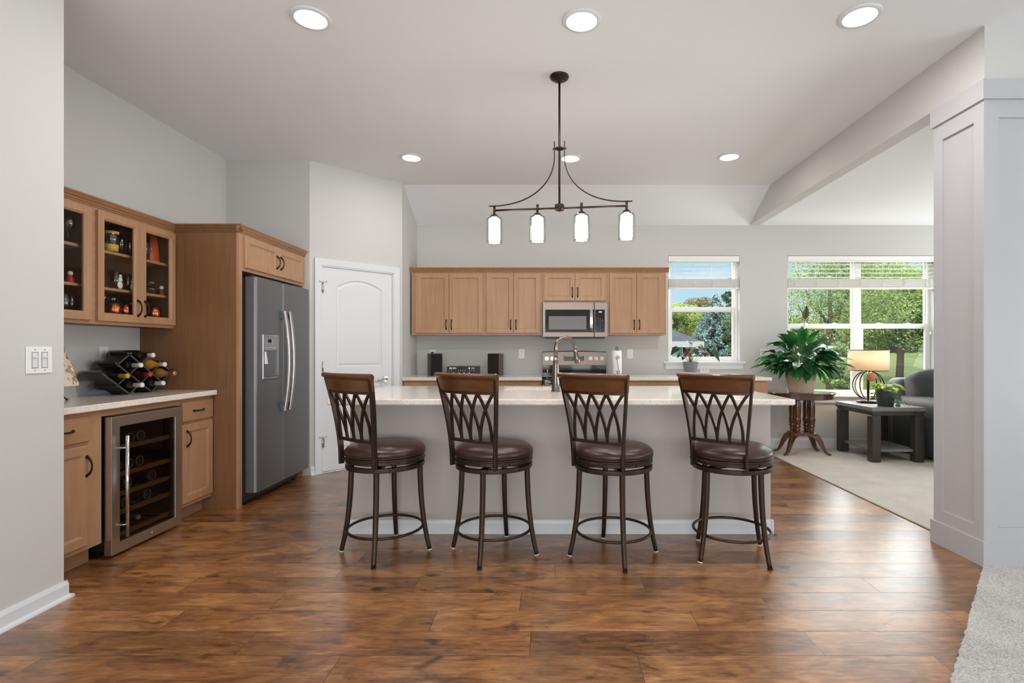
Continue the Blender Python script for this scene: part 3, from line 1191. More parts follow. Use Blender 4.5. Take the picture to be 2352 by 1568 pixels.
# windows
def window(idx, b, units, label):
    x0, x1, z0, z1 = b
    w = thing('window_%d' % idx, label, None, ((x0 + x1) / 2, YB + 0.1, z0))
    w['kind'] = 'structure'
    ya, yb = YB + 0.075, YB + 0.135
    fw = 0.034
    m = MB()
    m.box(x0, x0 + fw, ya, yb, z0, z1)
    m.box(x1 - fw, x1, ya, yb, z0, z1)
    m.box(x0 + fw, x1 - fw, ya, yb, z1 - fw, z1)
    m.box(x0 + fw, x1 - fw, ya, yb, z0, z0 + fw)
    n = units
    uw = (x1 - x0) / n
    for k in range(1, n):
        m.box(x0 + uw * k - 0.042, x0 + uw * k + 0.042, ya, yb, z0 + fw, z1 - fw)
    m.build('frame', M_vinyl, w, bevel=0.003)
    zm = (z0 + z1) / 2 + 0.005
    for k in range(n):
        a = x0 + uw * k + (fw if k == 0 else 0.042)
        c = x0 + uw * (k + 1) - (fw if k == n - 1 else 0.042)
        # upper sash further out, lower sash nearer the room
        for nm, q0, q1, y0, y1 in (('upper_sash', zm - 0.030, z1 - fw, ya + 0.032, ya + 0.056), ('lower_sash', z0 + fw, zm + 0.030, ya + 0.004, ya + 0.028)):
            s = 0.020 if nm == 'upper_sash' else 0.030
            m = MB()
            m.box(a, a + s, y0, y1, q0, q1)
            m.box(c - s, c, y0, y1, q0, q1)
            m.box(a + s, c - s, y0, y1, q1 - (0.034 if nm == 'lower_sash' else s), q1)
            m.box(a + s, c - s, y0, y1, q0, q0 + (0.045 if nm == 'lower_sash' else 0.034))
            so = m.build(nm, M_vinyl, w, bevel=0.002)
            m = MB()
            m.box(a + s - 0.004, c - s + 0.004, (y0 + y1) / 2 - 0.002, (y0 + y1) / 2 + 0.002, q0 + 0.025, q1 - 0.015)
            m.build('pane', M_pane, so)
            if nm == 'lower_sash':
                m = MB()
                for xx in (a + (c - a) * 0.28, a + (c - a) * 0.72):
                    m.box(xx - 0.03, xx + 0.03, y0 + 0.002, y1 - 0.002, q1, q1 + 0.008)
                    m.cyl((xx, (y0 + y1) / 2, q1 + 0.008), (xx, (y0 + y1) / 2, q1 + 0.014), 0.010, n=10)
                m.build('sash_lock', M_vinyl, so)
    # stool board and apron
    m = MB()
    m.box(x0 - 0.06, x1 + 0.06, YB - 0.042, YB - 0.0005, z0 - 0.002, z0 + 0.020)
    m.box(x0 + 0.0005, x1 - 0.0005, YB - 0.002, ya, z0 + 0.0005, z0 + 0.020)
    m.build('sill', M_white, w, bevel=0.003)
    m = MB()
    m.box(x0 - 0.035, x1 + 0.035, YB - 0.018, YB - 0.0005, z0 - 0.072, z0 - 0.002)
    m.build('apron', M_white, w, bevel=0.002)
    return w


window(1, W1, 1, 'narrow double hung window behind the right worktop')
window(2, W2, 2, 'wide pair of double hung windows behind the lamp')


def blind(b, label, nl):
    x0, x1, z0, z1 = b
    t = thing('window_blind', label, 'blind', ((x0 + x1) / 2, YB + 0.03, z1), group='blinds drawn up in the windows')
    yc = YB + 0.032
    m = MB()
    f = Fr((x0, YB + 0.062, 0), (1, 0, 0), (0, -1, 0))
    f.prof(m, [(0, z1 - 0.075), (0.060, z1 - 0.075), (0.064, z1 - 0.066), (0.058, z1 - 0.05), (0.064, z1 - 0.034), (0.064, z1 - 0.006), (0, z1 - 0.002)], 0.004, x1 - x0 - 0.004)
    m.build('valance', M_blind, t)
    zs = z1 - 0.075
    for k in range(4):
        z = zs - 0.035 - k * 0.052
        m = MB()
        m.box(x0 + 0.008, x1 - 0.008, yc - 0.024, yc + 0.024, z, z + 0.003)
        m.build('slat', M_blind, t)
    zt = zs - 0.212
    m = MB()
    for k in range(16):
        z = zt - k * 0.0066
        off = 0.002 * math.sin(k * 2.1)
        m.box(x0 + 0.008, x1 - 0.008, yc - 0.025 + off, yc + 0.025 + off, z - 0.0042, z)
    m.build('slat_stack', M_blind, t)
    zb = zt - 16 * 0.0066
    m = MB()
    m.box(x0 + 0.008, x1 - 0.008, yc - 0.026, yc + 0.026, zb - 0.018, zb)
    m.build('bottom_rail', M_blind, t, bevel=0.003)
    for k in range(nl):
        x = x0 + 0.10 + (x1 - x0 - 0.2) * k / (nl - 1)
        m = MB()
        m.tube([(x, yc - 0.027, zs), (x, yc - 0.027, zt)], 0.0011, 6)
        m.tube([(x, yc + 0.027, zs), (x, yc + 0.027, zt)], 0.0011, 6)
        for q in range(6):
            m.ball((x + 0.006 * (-1) ** q, yc - 0.029, zt - 0.010 - q * 0.016), (0.006, 0.004, 0.008), 8, 6)
        m.build('ladder_cord', M_cord, t)
    m = MB()
    x = x0 + 0.055
    m.tube([(x, yc - 0.034, zs), (x + 0.004, yc - 0.036, zs - 0.5), (x, yc - 0.036, zs - 0.72)], 0.0016, 6)
    m.cyl((x, yc - 0.036, zs - 0.77), (x, yc - 0.036, zs - 0.72), 0.006, 0.004, n=8)
    m.build('tilt_cord', M_cord, t)
    m = MB()
    x = x1 - 0.05
    m.tube([(x, yc - 0.034, zs), (x, yc - 0.036, zs - 0.6), (x - 0.006, yc - 0.036, zs - 0.86)], 0.0022, 6)
    m.ball((x - 0.006, yc - 0.036, zs - 0.88), (0.007, 0.007, 0.02), 8, 6)
    m.build('pull_cord', M_cord, t)
    return t


blind(W1, 'white faux wood blind drawn up in the narrow window', 4)
blind(W2, 'white faux wood blind drawn up across the wide double window', 7)


# wall plates
def outlet(fr, u, z, label, horizontal=False, plug=False, switch=0, w=0.072, h=0.116, name='wall_outlet', cat='outlet', blank=False):
    t = thing(name, label, cat, tuple(fr.pt(u, 0.0005, z)), group='white wall plates')
    m = MB()
    a, b = (h / 2, w / 2) if horizontal else (w / 2, h / 2)
    fr.box(m, u - a, u + a, 0.0005, 0.006, z - b, z + b)
    m.build('cover_plate', M_plate, t, bevel=0.002)
    if switch:
        for k in range(switch):
            uu = u + (k - (switch - 1) / 2) * 0.046
            m = MB()
            fr.box(m, uu - 0.012, uu + 0.012, 0.006, 0.0075, z - 0.034, z + 0.034)
            sw = m.build('rocker', M_white, t, bevel=0.001)
            m = MB()
            fr.box(m, uu - 0.016, uu + 0.016, 0.0055, 0.0065, z - 0.038, z + 0.038)
            m.build('rocker_frame', M_keys, t)
            m = MB()
            fr.box(m, uu - 0.010, uu + 0.010, 0.0075, 0.013, z + 0.010, z + 0.019)
            m.build('slide', M_white, sw, bevel=0.001)
        m = MB()
        for k in range(switch):
            uu = u + (k - (switch - 1) / 2) * 0.046
            for dz in (-0.048, 0.048):
                m.cyl(fr.pt(uu, 0.006, z + dz), fr.pt(uu, 0.0072, z + dz), 0.003, n=8)
        m.build('screw', M_keys, t)
    elif not blank:
        for s in (-1, 1):
            du, dz = (s * 0.020, 0) if horizontal else (0, s * 0.020)
            m = MB()
            m.cyl(fr.pt(u + du, 0.006, z + dz), fr.pt(u + du, 0.0078, z + dz), 0.0165, n=20)
            so = m.build('socket', M_plate, t)
            m = MB()
            for k in (-1, 1):
                a2 = (0.0012, 0.004) if not horizontal else (0.004, 0.0012)
                du2, dz2 = (k * 0.006, 0.003) if not horizontal else (0.003, k * 0.006)
                fr.box(m, u + du + du2 - a2[0], u + du + du2 + a2[0], 0.0078, 0.0084, z + dz + dz2 - a2[1], z + dz + dz2 + a2[1])
            m.cyl(fr.pt(u + du, 0.0078, z + dz - 0.007), fr.pt(u + du, 0.0084, z + dz - 0.007), 0.0025, n=8)
            m.build('slot', M_slot, so)
    return t


fb = Fr((0, YB, 0), (1, 0, 0), (0, -1, 0))
px = lambda x, y, d: ((x - 1260) / 1200 * d, EYE - (y - 803) / 1200 * d)
o1 = outlet(fb, px(994, 810, YB)[0], px(994, 814, YB)[1], 'white outlet with a black plug above the left speaker', plug=True)
outlet(fb, px(1198, 812, YB)[0], px(1198, 812, YB)[1], 'white outlet on the bare wall left of the range')
outlet(fb, px(1447, 812, YB)[0], px(1447, 812, YB)[1], 'white outlet beside the paper towel stand')
outlet(fb, px(1618, 849, YB)[0], px(1618, 849, YB)[1], 'white sideways outlet under the narrow window', horizontal=True)
outlet(fb, px(1754, 815, YB)[0] + 0.015, px(1754, 813, YB)[1], 'white switch plate half hidden by the peace lily', switch=2, w=0.116, name='light_switch', cat='switch')
fl = Fr((XL, 0, 0), (0, 1, 0), (1, 0, 0))
outlet(fl, 3.13 * 1200 / 1023, 1.185, 'white outlet on the left wall behind the wine rack')
ffl = Fr((-2.38, 0, 0), (0, 1, 0), (1, 0, 0))
outlet(ffl, 2.438, 1.172, 'white double dimmer switch on the near left wall', switch=2, w=0.124, h=0.124, name='light_switch', cat='switch')
# the plug of the receiver's lead
pc = thing('power_plug', 'black plug pushed into the outlet above the left speaker', 'plug', tuple(fb.pt(px(996, 812, YB)[0], 0.008, px(0, 812, YB)[1])))
m = MB()
pu, pz = px(994, 812, YB)[0], px(0, 814, YB)[1] + 0.018
fb.box(m, pu - 0.016, pu + 0.016, 0.0090, 0.036, pz - 0.012, pz + 0.016)
m.build('plug_body', M_blackplastic, pc, bevel=0.004)
m = MB()
m.tube([fb.pt(pu - 0.01, 0.034, pz), fb.pt(pu - 0.02, 0.045, pz - 0.03), fb.pt(pu - 0.022, 0.04, pz - 0.12), fb.pt(pu + 0.02, 0.03, 0.955), fb.pt(pu + 0.16, 0.02, 0.921), fb.pt(pu + 0.26, 0.03, 0.921)], 0.003, 6)
m.build('cord', M_blackplastic, pc)


# ------------------------------------------------------------------ cabinetry
def shaker(mb, fr, u0, u1, z0, z1, w0=0.0, t=0.020, s=0.056, rec=0.009, open_=False):
    def lp(d, w):
        return [fr.pt(u0 + d, w, z0 + d), fr.pt(u1 - d, w, z0 + d), fr.pt(u1 - d, w, z1 - d), fr.pt(u0 + d, w, z1 - d)]
    loops = [lp(0, w0), lp(0, w0 + t - 0.003), lp(0.003, w0 + t), lp(s - 0.006, w0 + t), lp(s - 0.003, w0 + t - 0.003), lp(s + 0.001, w0 + t - 0.004), lp(s + 0.006, w0 + t - rec)]
    if open_:
        loops.append(lp(s + 0.006, w0))
        n = len(loops)
        mb.sweep(loops + [loops[0]], closed_ends=False)
    else:
        mb.sweep(loops)
    return mb


def pull(fr, u, z, w, vertical=True, L=0.105):
    m = MB()
    pts, rs = [], []
    for i in range(13):
        t = i / 12 * 2 - 1
        q = 0.028 * (1 - t * t) ** 0.75 + 0.002
        a = t * L / 2
        pts.append(fr.pt(u, w + q, z + a) if vertical else fr.pt(u + a, w + q, z))
        rs.append(0.0075 - 0.0030 * (1 - t * t))
    m.tube(pts, rs, 8)
    for t in (-1, 1):
        a = t * L / 2
        p = fr.pt(u, w, z + a) if vertical else fr.pt(u + a, w, z)
        q = fr.pt(u, w + 0.006, z + a) if vertical else fr.pt(u + a, w + 0.006, z)
        m.cyl(p, q, 0.009, 0.008, n=10)
    return m


CROWN = [(0, 0), (0.006, 0.0), (0.008, 0.010), (0.014, 0.012), (0.016, 0.022), (0.022, 0.026), (0.030, 0.044), (0.034, 0.046), (0.034, 0.056), (0, 0.056)]


def crown(fr, u0, u1, z, parent, mat=M_crown, name='crown_moulding', w=0.0):
    m = MB()
    fr.prof(m, [(a + w, b + z) for a, b in CROWN], u0, u1)
    return m.build(name, mat, parent)


def cabinet(name, label, fr, u0, u1, z0, z1, depth, doors=(), drawers=(), group=None, toe=None, crown_u=None, side=M_maple, cat='cabinet', side_gap=0.0005):
    """doors: (u0,u1,z0,z1,handle_u,handle_z); drawers: (u0,u1,z0,z1)"""
    t = thing(name, label, cat, tuple(fr.pt((u0 + u1) / 2, -depth / 2, 0 if toe else z0)), group=group)
    m = MB()
    fr.box(m, u0 + side_gap, u1 - side_gap, -depth, 0, z0, z1)
    m.build('carcass', side, t, bevel=0.001)
    if toe:
        m = MB()
        fr.box(m, u0 + side_gap, u1 - side_gap, -depth, -toe, 0.0005, z0 - 0.0003)
        m.build('toe_kick', M_maple_side, t)
    for (a, b, c, d, hu, hz) in doors:
        m = MB()
        shaker(m, fr, a, b, c, d, 0.0003)
        dd = m.build('door', M_maple, t)
        if hu is not None:
            pull(fr, hu, hz, 0.0203).build('handle', M_bronze, dd)
    for (a, b, c, d) in drawers:
        m = MB()
        fr.box(m, a, b, 0.0003, 0.0205, c, d)
        dd = m.build('drawer', M_maple_side, t, bevel=0.0025)
        if b - a > 0.2:
            pull(fr, (a + b) / 2, (c + d) / 2, 0.0205, False).build('handle', M_bronze, dd)
    if crown_u:
        crown(fr, crown_u[0], crown_u[1], z1 - 0.0, t)
    return t


# back wall uppers ------------------------------------------------
DU = 6.105
fu = Fr((0, DU, 0), (1, 0, 0), (0, -1, 0))
dep = YB - DU - 0.001
G = 'maple wall cabinets over the back worktop'
UZ0, UZ1 = 1.390, 2.122
xs = [-1.600, -0.745, -0.075, 0.690, 1.372]
gp = 0.003


def two_doors(a, b, m0, m1, z0, z1, hz):
    mid = (a + m0 + b - m1) / 2
    return [(a + m0, mid - gp / 2, z0, z1, mid - 0.031, hz), (mid + gp / 2, b - m1, z0, z1, mid + 0.031, hz)]


cabinet('wall_cabinet', 'maple two-door wall cabinet above the left speaker, widest of the row', fu, xs[0], xs[1], UZ0, UZ1, dep, two_doors(xs[0], xs[1], 0.045, 0.022, 1.413, 2.108, 1.512), (), G, crown_u=(xs[0] - 0.03, xs[1]))
cabinet('wall_cabinet', 'maple two-door wall cabinet between the widest one and the microwave', fu, xs[1], xs[2], UZ0, UZ1, dep, two_doors(xs[1], xs[2], 0.022, 0.022, 1.413, 2.108, 1.512), (), G, crown_u=(xs[1], xs[2]))
cabinet('wall_cabinet', 'short maple cabinet directly above the microwave', fu, xs[2], xs[3], 1.768, UZ1, dep, two_doors(xs[2], xs[3], 0.022, 0.022, 1.79, 2.108, 1.888), (), G, crown_u=(xs[2], xs[3]))
cabinet('wall_cabinet', 'maple two-door wall cabinet beside the narrow window', fu, xs[3], xs[4], UZ0, UZ1, dep, two_doors(xs[3], xs[4], 0.022, 0.030, 1.413, 2.108, 1.512), (), G, crown_u=(xs[3], xs[4] + 0.03))

# back wall base cabinets and worktops
DBF = 5.80
fbase = Fr((0, DBF, 0), (1, 0, 0), (0, -1, 0))
depb = YB - DBF - 0.001
G = 'maple base cabinets under the back worktops'


def base_unit(label, a, b, n=2, z1=0.877):
    w = (b - a - 0.05) / n
    dw = [(a + 0.025, b - 0.025, 0.728, 0.862)] if n == 2 else [(a + 0.025, b - 0.025, 0.728, 0.862)]
    ds = []
    for k in range(n):
        q0, q1 = a + 0.025 + w * k + (gp / 2 if k else 0), a + 0.025 + w * (k + 1) - (gp / 2 if k < n - 1 else 0)
        ds.append((q0, q1, 0.125, 0.712, q1 - 0.03 if k == 0 else q0 + 0.03, 0.62))
    return cabinet('base_cabinet', label, fbase, a, b, 0.105, z1, depb, ds, dw, G, toe=0.07, cat='cabinet')


base_unit('maple base cabinet under the left speaker, hidden by the island', -1.617, -0.85)
base_unit('maple base cabinet between receiver and range, hidden by the island', -0.85, -0.075)
base_unit('maple base cabinet right of the range, hidden by the island', 0.705, 1.52)
base_unit('maple base cabinet at the right end, under the red anthurium', 1.52, 2.43)


def worktop(name, label, b, mat, bev=0.006):
    o = MB().box(*b).build(name, mat, bevel=bev, seg=3)
    return tag(o, label, 'worktop')


M_quartz_b = M_quartz
worktop('worktop', 'speckled cream worktop under the speakers, left of the range', (-1.6185, -0.074, 5.765, YB - 0.0005, 0.8775, 0.914), M_quartz)
worktop('worktop', 'speckled cream worktop under the anthurium, right of the range', (0.703, 2.468, 5.765, YB - 0.0005, 0.8775, 0.914), M_quartz)

# left wall glass cabinets -----------------------------------------
XG = -2.868
fg = Fr((XG, 0, 0), (0, 1, 0), (1, 0, 0))
depg = XG - XL - 0.001
GZ0, GZ1 = 1.385, 2.122
SH = (1.630, 1.872)


def glass_cabinet(label, a, b, doors, group):
    t = thing('display_cabinet', label, 'cabinet', tuple(fg.pt((a + b) / 2, -depg / 2, GZ0)), group=group)
    m = MB()
    e = 0.016
    fg.box(m, a, b, -depg, -depg + 0.008, GZ0, GZ1)
    fg.box(m, a, a + e, -depg + 0.008, -0.019, GZ0, GZ1)
    fg.box(m, b - e, b, -depg + 0.008, -0.019, GZ0, GZ1)
    fg.box(m, a + e, b - e, -depg + 0.008, -0.019, GZ0, GZ0 + 0.060)
    fg.box(m, a + e, b - e, -depg + 0.008, -0.019, GZ1 - e, GZ1)
    m.build('carcass', M_cab_shade, t)
    m = MB()
    fg.box(m, a, a + 0.022, -0.019, 0, GZ0 - 0.002, GZ1)
    fg.box(m, b - 0.022, b, -0.019, 0, GZ0 - 0.002, GZ1)
    fg.box(m, a + 0.022, b - 0.022, -0.019, 0, GZ0 - 0.002, GZ0 + 0.034)
    fg.box(m, a + 0.022, b - 0.022, -0.019, 0, GZ1 - 0.03, GZ1)
    m.build('face_frame', M_maple_side, t)
    for z in SH:
        m = MB()
        fg.box(m, a + e + 0.001, b - e - 0.001, -depg + 0.009, -0.030, z - 0.018, z)
        m.build('shelf', M_shelf, t)
    for (d0, d1, hu) in doors:
        m = MB()
        shaker(m, fg, d0, d1, GZ0 + 0.020, GZ1 - 0.016, 0.0003, s=0.048, open_=True)
        dd = m.build('door', M_maple, t)
        m = MB()
        fg.box(m, d0 + 0.052, d1 - 0.052, 0.005, 0.008, GZ0 + 0.071, GZ1 - 0.068)
        m.build('pane', M_cabpane, dd)
        if hu:
            pull(fg, hu, 1.507, 0.0203).build('handle', M_bronze, dd)
    crown(fg, a, b, GZ1, t)
    return t


glass_cabinet('maple glass-door cabinet cut off by the near left wall', 2.575, 3.285, [(2.60, 2.925, 2.895), (2.93, 3.262, 2.96)], 'glass-door display cabinets')
glass_cabinet('maple glass-door cabinet next to the refrigerator enclosure', 3.285, 3.999, [(3.306, 3.652, 3.622), (3.655, 3.992, 3.686)], 'glass-door display cabinets')

# left wall base run ------------------------------------------------
XC = -2.580
fc = Fr((XC, 0, 0), (0, 1, 0), (1, 0, 0))
depc = XC - XL - 0.001
G = 'maple base cabinets beside the wine cooler'
cabinet('base_cabinet', 'maple base cabinet left of the wine cooler, cut off by the near wall', fc, 2.575, 3.015, 0.105, 0.876, depc, [(2.59, 2.925, 0.135, 0.690, 2.895, 0.575)], [(2.59, 2.925, 0.712, 0.850)], G, toe=0.075)
cabinet('base_cabinet', 'narrow maple base cabinet right of the wine cooler', fc, 3.625, 3.999, 0.105, 0.876, depc, [(3.655, 3.985, 0.135, 0.690, 3.700, 0.590)], [(3.655, 3.985, 0.712, 0.850)], G, toe=0.075)
worktop('worktop', 'speckled worktop under the wine rack on the left', (XL + 0.0005, -2.535, 2.570, 3.9985, 0.8765, 0.914), M_quartz)
# rail over the cooler
m = MB()
fc.box(m, 3.0155, 3.6245, -0.02, 0, 0.835, 0.8762)
o = m.build('filler_rail', M_maple_side)
tag(o, 'maple rail between the worktop and the wine cooler', 'rail')

# refrigerator enclosure --------------------------------------------
XF = -2.372
ff = Fr((XF, 0, 0), (0, 1, 0), (1, 0, 0))
surround = cabinet('fridge_cabinet', 'maple refrigerator surround with two doors on top and tall brown side', ff, 4.0445, 5.0355, 1.832, 2.122, 0.62, [(4.062, 4.553, 1.858, 2.108, 4.522, 1.975), (4.557, 5.022, 1.858, 2.108, 4.588, 1.975)], (), None, crown_u=(3.968, 5.074))
m = MB()
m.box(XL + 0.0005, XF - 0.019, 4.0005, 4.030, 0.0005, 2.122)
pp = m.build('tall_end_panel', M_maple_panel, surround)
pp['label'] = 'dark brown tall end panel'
m = MB()
m.box(XF - 0.019, XF, 4.0005, 4.044, 0.0005, 2.122)
m.build('front_stile', M_maple, surround)
m = MB()
fpn = Fr((0, 4.0005, 0), (1, 0, 0), (0, -1, 0))
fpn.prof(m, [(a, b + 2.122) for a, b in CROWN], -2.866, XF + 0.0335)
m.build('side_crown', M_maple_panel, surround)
m = MB()
m.box(-3.05, XF, 5.036, 5.0755, 0.0005, 2.122)
m.build('wall_end_panel', M_maple, surround)


# ------------------------------------------------------------------ refrigerator
def refrigerator():
    t = thing('refrigerator', 'slate grey side by side refrigerator with water dispenser', 'refrigerator', (-2.7, 4.54, 0))
    y0, y1, ys = 4.085, 4.985, 4.492
    xd0, xd1 = -2.372, -2.285
    m = MB()
    m.box(-3.06, -2.386, y0 + 0.01, y1 - 0.01, 0.03, 1.785)
    m.build('body', plain('dark_case', (52, 52, 54), 0.5), t, bevel=0.004)

    def door(a, b, name):
        # door skin bowed slightly forward, rounded edges
        ss = [0, 0.006, 0.014, 0.022, 0.03, 0.15, 0.3, 0.5, 0.7, 0.85, 0.97, 0.978, 0.986, 0.994, 1.0]
        secs = []
        for z in (0.098, 0.103, 1.788, 1.793):
            e = 0.005 if z in (0.098, 1.793) else 0.0
            lp = [Vector((xd0, b - e, z)), Vector((xd0, a + e, z))]
            for s in ss:
                y = a + e + (b - a - 2 * e) * s
                q = (2 * s - 1)
                x = xd1 - e - 0.020 * max(0, abs(q) - 0.94) ** 1.6 / 0.06 ** 1.6 + 0.003 * (1 - q * q)
                lp.append(Vector((x, y, z)))
            secs.append(lp)
        m = MB()
        m.sweep(secs, smooth=False)
        return m
    fd = door(y0, ys - 0.0025, 'f').build('freezer_door', M_slate, t)
    rd = door(ys + 0.0025, y1, 'r').build('fresh_food_door', M_slate, t)
    fr = Fr((xd1, 0, 0), (0, 1, 0), (1, 0, 0))
    m = MB()
    m.box(xd0 + 0.005, xd1 - 0.030, ys - 0.0022, ys + 0.0022, 0.105, 1.785)
    m.build('door_gasket', M_vent, t)
    for yy, dd in ((ys - 0.040, fd), (ys + 0.040, rd)):
        m = MB()
        pts = []
        for i in range(19):
            s = i / 18 * 2 - 1
            pts.append((xd1 + 0.036 + 0.040 * (1 - s * s), yy, 1.125 + s * 0.425))
        m.tube(pts, 1.0, flat=(0.017, 0.0115, (0, 1, 0)))
        m.build('handle', M_steel_v, dd, bevel=0.006)
        for s in (-1, 1):
            m = MB()
            z = 1.125 + s * 0.39
            m.box(xd1 - 0.002, xd1 + 0.044, yy - 0.012, yy + 0.012, z - 0.032, z + 0.032)
            m.build('handle_mount', M_slate, dd, bevel=0.005)
    # dispenser in the freezer door
    da, db, z0, z1 = 4.165, 4.408, 0.985, 1.345
    m = MB()
    ring(m, fr, da, db, z0, z1, 0.012, 0.010, w0=0.000, top=0.020, bot=0.018)
    disp = m.build('dispenser', M_steel_v, fd, bevel=0.003)
    # children of a part's part are not used: recess and controls hang on the door
    m = MB()
    fr.box(m, da + 0.010, db - 0.010, 0.0005, 0.0075, z1 - 0.130, z1 - 0.016)
    m.build('control_panel', plain('control_grey', (132, 132, 134), 0.4), fd)
    m = MB()
    fr.box(m, da + 0.075, da + 0.128, 0.0075, 0.0085, z1 - 0.066, z1 - 0.040)
    m.build('display', M_blackglass, fd)
    m = MB()
    fr.box(m, da + 0.012, db - 0.012, 0.0005, 0.002, z0 + 0.016, z1 - 0.132)
    m.build('recess_back', plain('recess_dark', (62, 61, 60), 0.3, 0.6), fd)
    m = MB()
    for k in range(5):
        fr.box(m, da + 0.05 + k * 0.032, da + 0.064 + k * 0.032, 0.0075, 0.0082, z1 - 0.110, z1 - 0.106)
    for k in (0, 1):
        for q in (0, 1):
            fr.box(m, da + 0.055 + q * 0.085, da + 0.062 + q * 0.085, 0.0075, 0.0082, z1 - 0.050 - k * 0.02, z1 - 0.044 - k * 0.02)
    m.build('button', M_plate, fd)
    m = MB()
    m.poly_prism([fr.pt(da + 0.028, 0.003, 1.105), fr.pt(da + 0.075, 0.003, 1.105), fr.pt(da + 0.052, 0.003, 1.205), fr.pt(da + 0.028, 0.003, 1.205)],
                 [fr.pt(da + 0.028, 0.014, 1.105), fr.pt(da + 0.075, 0.010, 1.105), fr.pt(da + 0.052, 0.007, 1.205), fr.pt(da + 0.028, 0.009, 1.205)])
    m.build('dispenser_paddle', M_plate, fd, bevel=0.002)
    m = MB()
    fr.box(m, da + 0.016, db - 0.016, 0.002, 0.020, z0 + 0.012, z0 + 0.020)
    m.build('drip_tray', M_steel, fd, bevel=0.002)
    # round maker's badge, top right
    m = MB()
    m.cyl(fr.pt(4.925, -0.002, 1.690), fr.pt(4.925, 0.0035, 1.690), 0.019, n=28)
    bd = m.build('badge', M_steel, rd)
    m = MB()
    m.tube([fr.pt(4.925 + 0.015 * math.cos(a), 0.0037, 1.690 + 0.015 * math.sin(a)) for a in [2 * math.pi * k / 20 for k in range(20)]], 0.0012, 6, closed=True)
    m.build('badge_ring', M_vent, bd)
    m = MB()
    m.box(-3.0, -2.40, y0 + 0.012, y1 - 0.012, 0.012, 0.095)
    g = m.build('kick_grille', M_blackplastic, t)
    m = MB()
    for k in range(4):
        m.box(-2.402, -2.394, y0 + 0.03, y1 - 0.03, 0.028 + k * 0.016, 0.036 + k * 0.016)
    m.build('grille_slats', M_blackplastic, t)
    for yy in (y0 + 0.05, y1 - 0.05):
        m = MB()
        m.cyl((-2.42, yy, 0.0005), (-2.42, yy, 0.022), 0.022, n=14)
        m.build('foot', M_blackplastic, t)
        m = MB()
        m.box(-2.40, -2.33, yy - 0.03, yy + 0.03, 1.790, 1.808)
        m.build('hinge_cover', M_blackplastic, t, bevel=0.004)
    return t


refrigerator()

# ------------------------------------------------------------------ wine cooler
cy0, cy1 = 3.030, 3.612
cz0, cz1 = 0.022, 0.828
cx0, cx1 = -2.578, -2.536


def wine_cooler():
    t = thing('wine_cooler', 'built-in stainless wine cooler with a smoked glass door', 'wine cooler', (-2.8, 3.32, 0))
    m = MB()
    a, b, c, d = cy0 + 0.004, cy1 - 0.004, 0.052, 0.822
    x0, x1 = XL + 0.03, cx0 - 0.004
    m.box(x0, x0 + 0.02, a, b, c, d)
    m.box(x0 + 0.02, x1, a, a + 0.03, c, d)
    m.box(x0 + 0.02, x1, b - 0.03, b, c, d)
    m.box(x0 + 0.02, x1, a + 0.03, b - 0.03, c, c + 0.03)
    m.box(x0 + 0.02, x1, a + 0.03, b - 0.03, d - 0.03, d)
    m.build('cabinet_shell', M_blackplastic, t)
    m = MB()
    m.box(x0 + 0.05, x1 - 0.06, a + 0.02, b - 0.02, 0.0008, 0.051)
    m.build('plinth', M_blackplastic, t)
    m = MB()
    fcd = Fr((cx0, 0, 0), (0, 1, 0), (1, 0, 0))
    s = 0.062
    # mitred stainless frame
    o = [(cy0, cz0), (cy1, cz0), (cy1, cz1), (cy0, cz1)]
    i_ = [(cy0 + s, cz0 + s), (cy1 - s, cz0 + s), (cy1 - s, cz1 - s), (cy0 + s, cz1 - s)]
    L = lambda pts, w: [fcd.pt(u, w, z) for u, z in pts]
    lo = [L(o, 0), L(o, 0.042), L(i_, 0.042), L(i_, 0.004)]
    m.sweep(lo + [lo[0]], closed_ends=False)
    dd = m.build('door', M_steel_v, t, bevel=0.0025)
    m = MB()
    fcd.box(m, cy0 + s - 0.004, cy1 - s + 0.004, 0.028, 0.034, cz0 + s - 0.004, cz1 - s + 0.004)
    m.build('glass', M_cooler, dd)
    m = MB()
    m.cyl(fcd.pt(3.102, 0.078, 0.112), fcd.pt(3.102, 0.078, 0.712), 0.0095, n=14)
    for z in (0.185, 0.640):
        m.cyl(fcd.pt(3.085, 0.042, z), fcd.pt(3.100, 0.078, z), 0.005, n=10)
    m.build('handle', M_chrome, dd)
    m = MB()
    m.cyl(fcd.pt(3.345, 0.042, 0.052), fcd.pt(3.345, 0.047, 0.052), 0.0085, n=14)
    m.build('lock', M_chrome, dd)
    m = MB()
    m.box(cx0 - 0.03, cx1 - 0.008, cy0 + 0.01, cy1 - 0.01, cz1 + 0.001, cz1 + 0.006)
    m.build('hinge_strip', M_blackplastic, t)
    zs = [0.612, 0.505, 0.415, 0.325, 0.165]
    zs = [0.640, 0.480, 0.362, 0.250, 0.118]
    for z in zs:
        m = MB()
        m.box(x1 - 0.020, x1 - 0.004, a + 0.034, b - 0.034, z - 0.026, z)
        m.build('shelf', M_shelf, t)
        m = MB()
        for k in range(6):
            yy = a + 0.05 + k * 0.093
            m.cyl((x0 + 0.025, yy, z - 0.010), (x1 - 0.02, yy, z - 0.010), 0.003, n=6)
        m.build('wire_rack', M_vent, t)
    return zs, x1


czs, cxf = wine_cooler()


def bottle_profile(r=0.037, L=0.30):
    return [(0, 0.012), (r * 0.55, 0.008), (r * 0.9, 0.0), (r, 0.006), (r, 0.185), (r * 0.92, 0.205), (r * 0.62, 0.228), (0.0155, 0.246), (0.014, 0.262), (0.014, 0.262)]


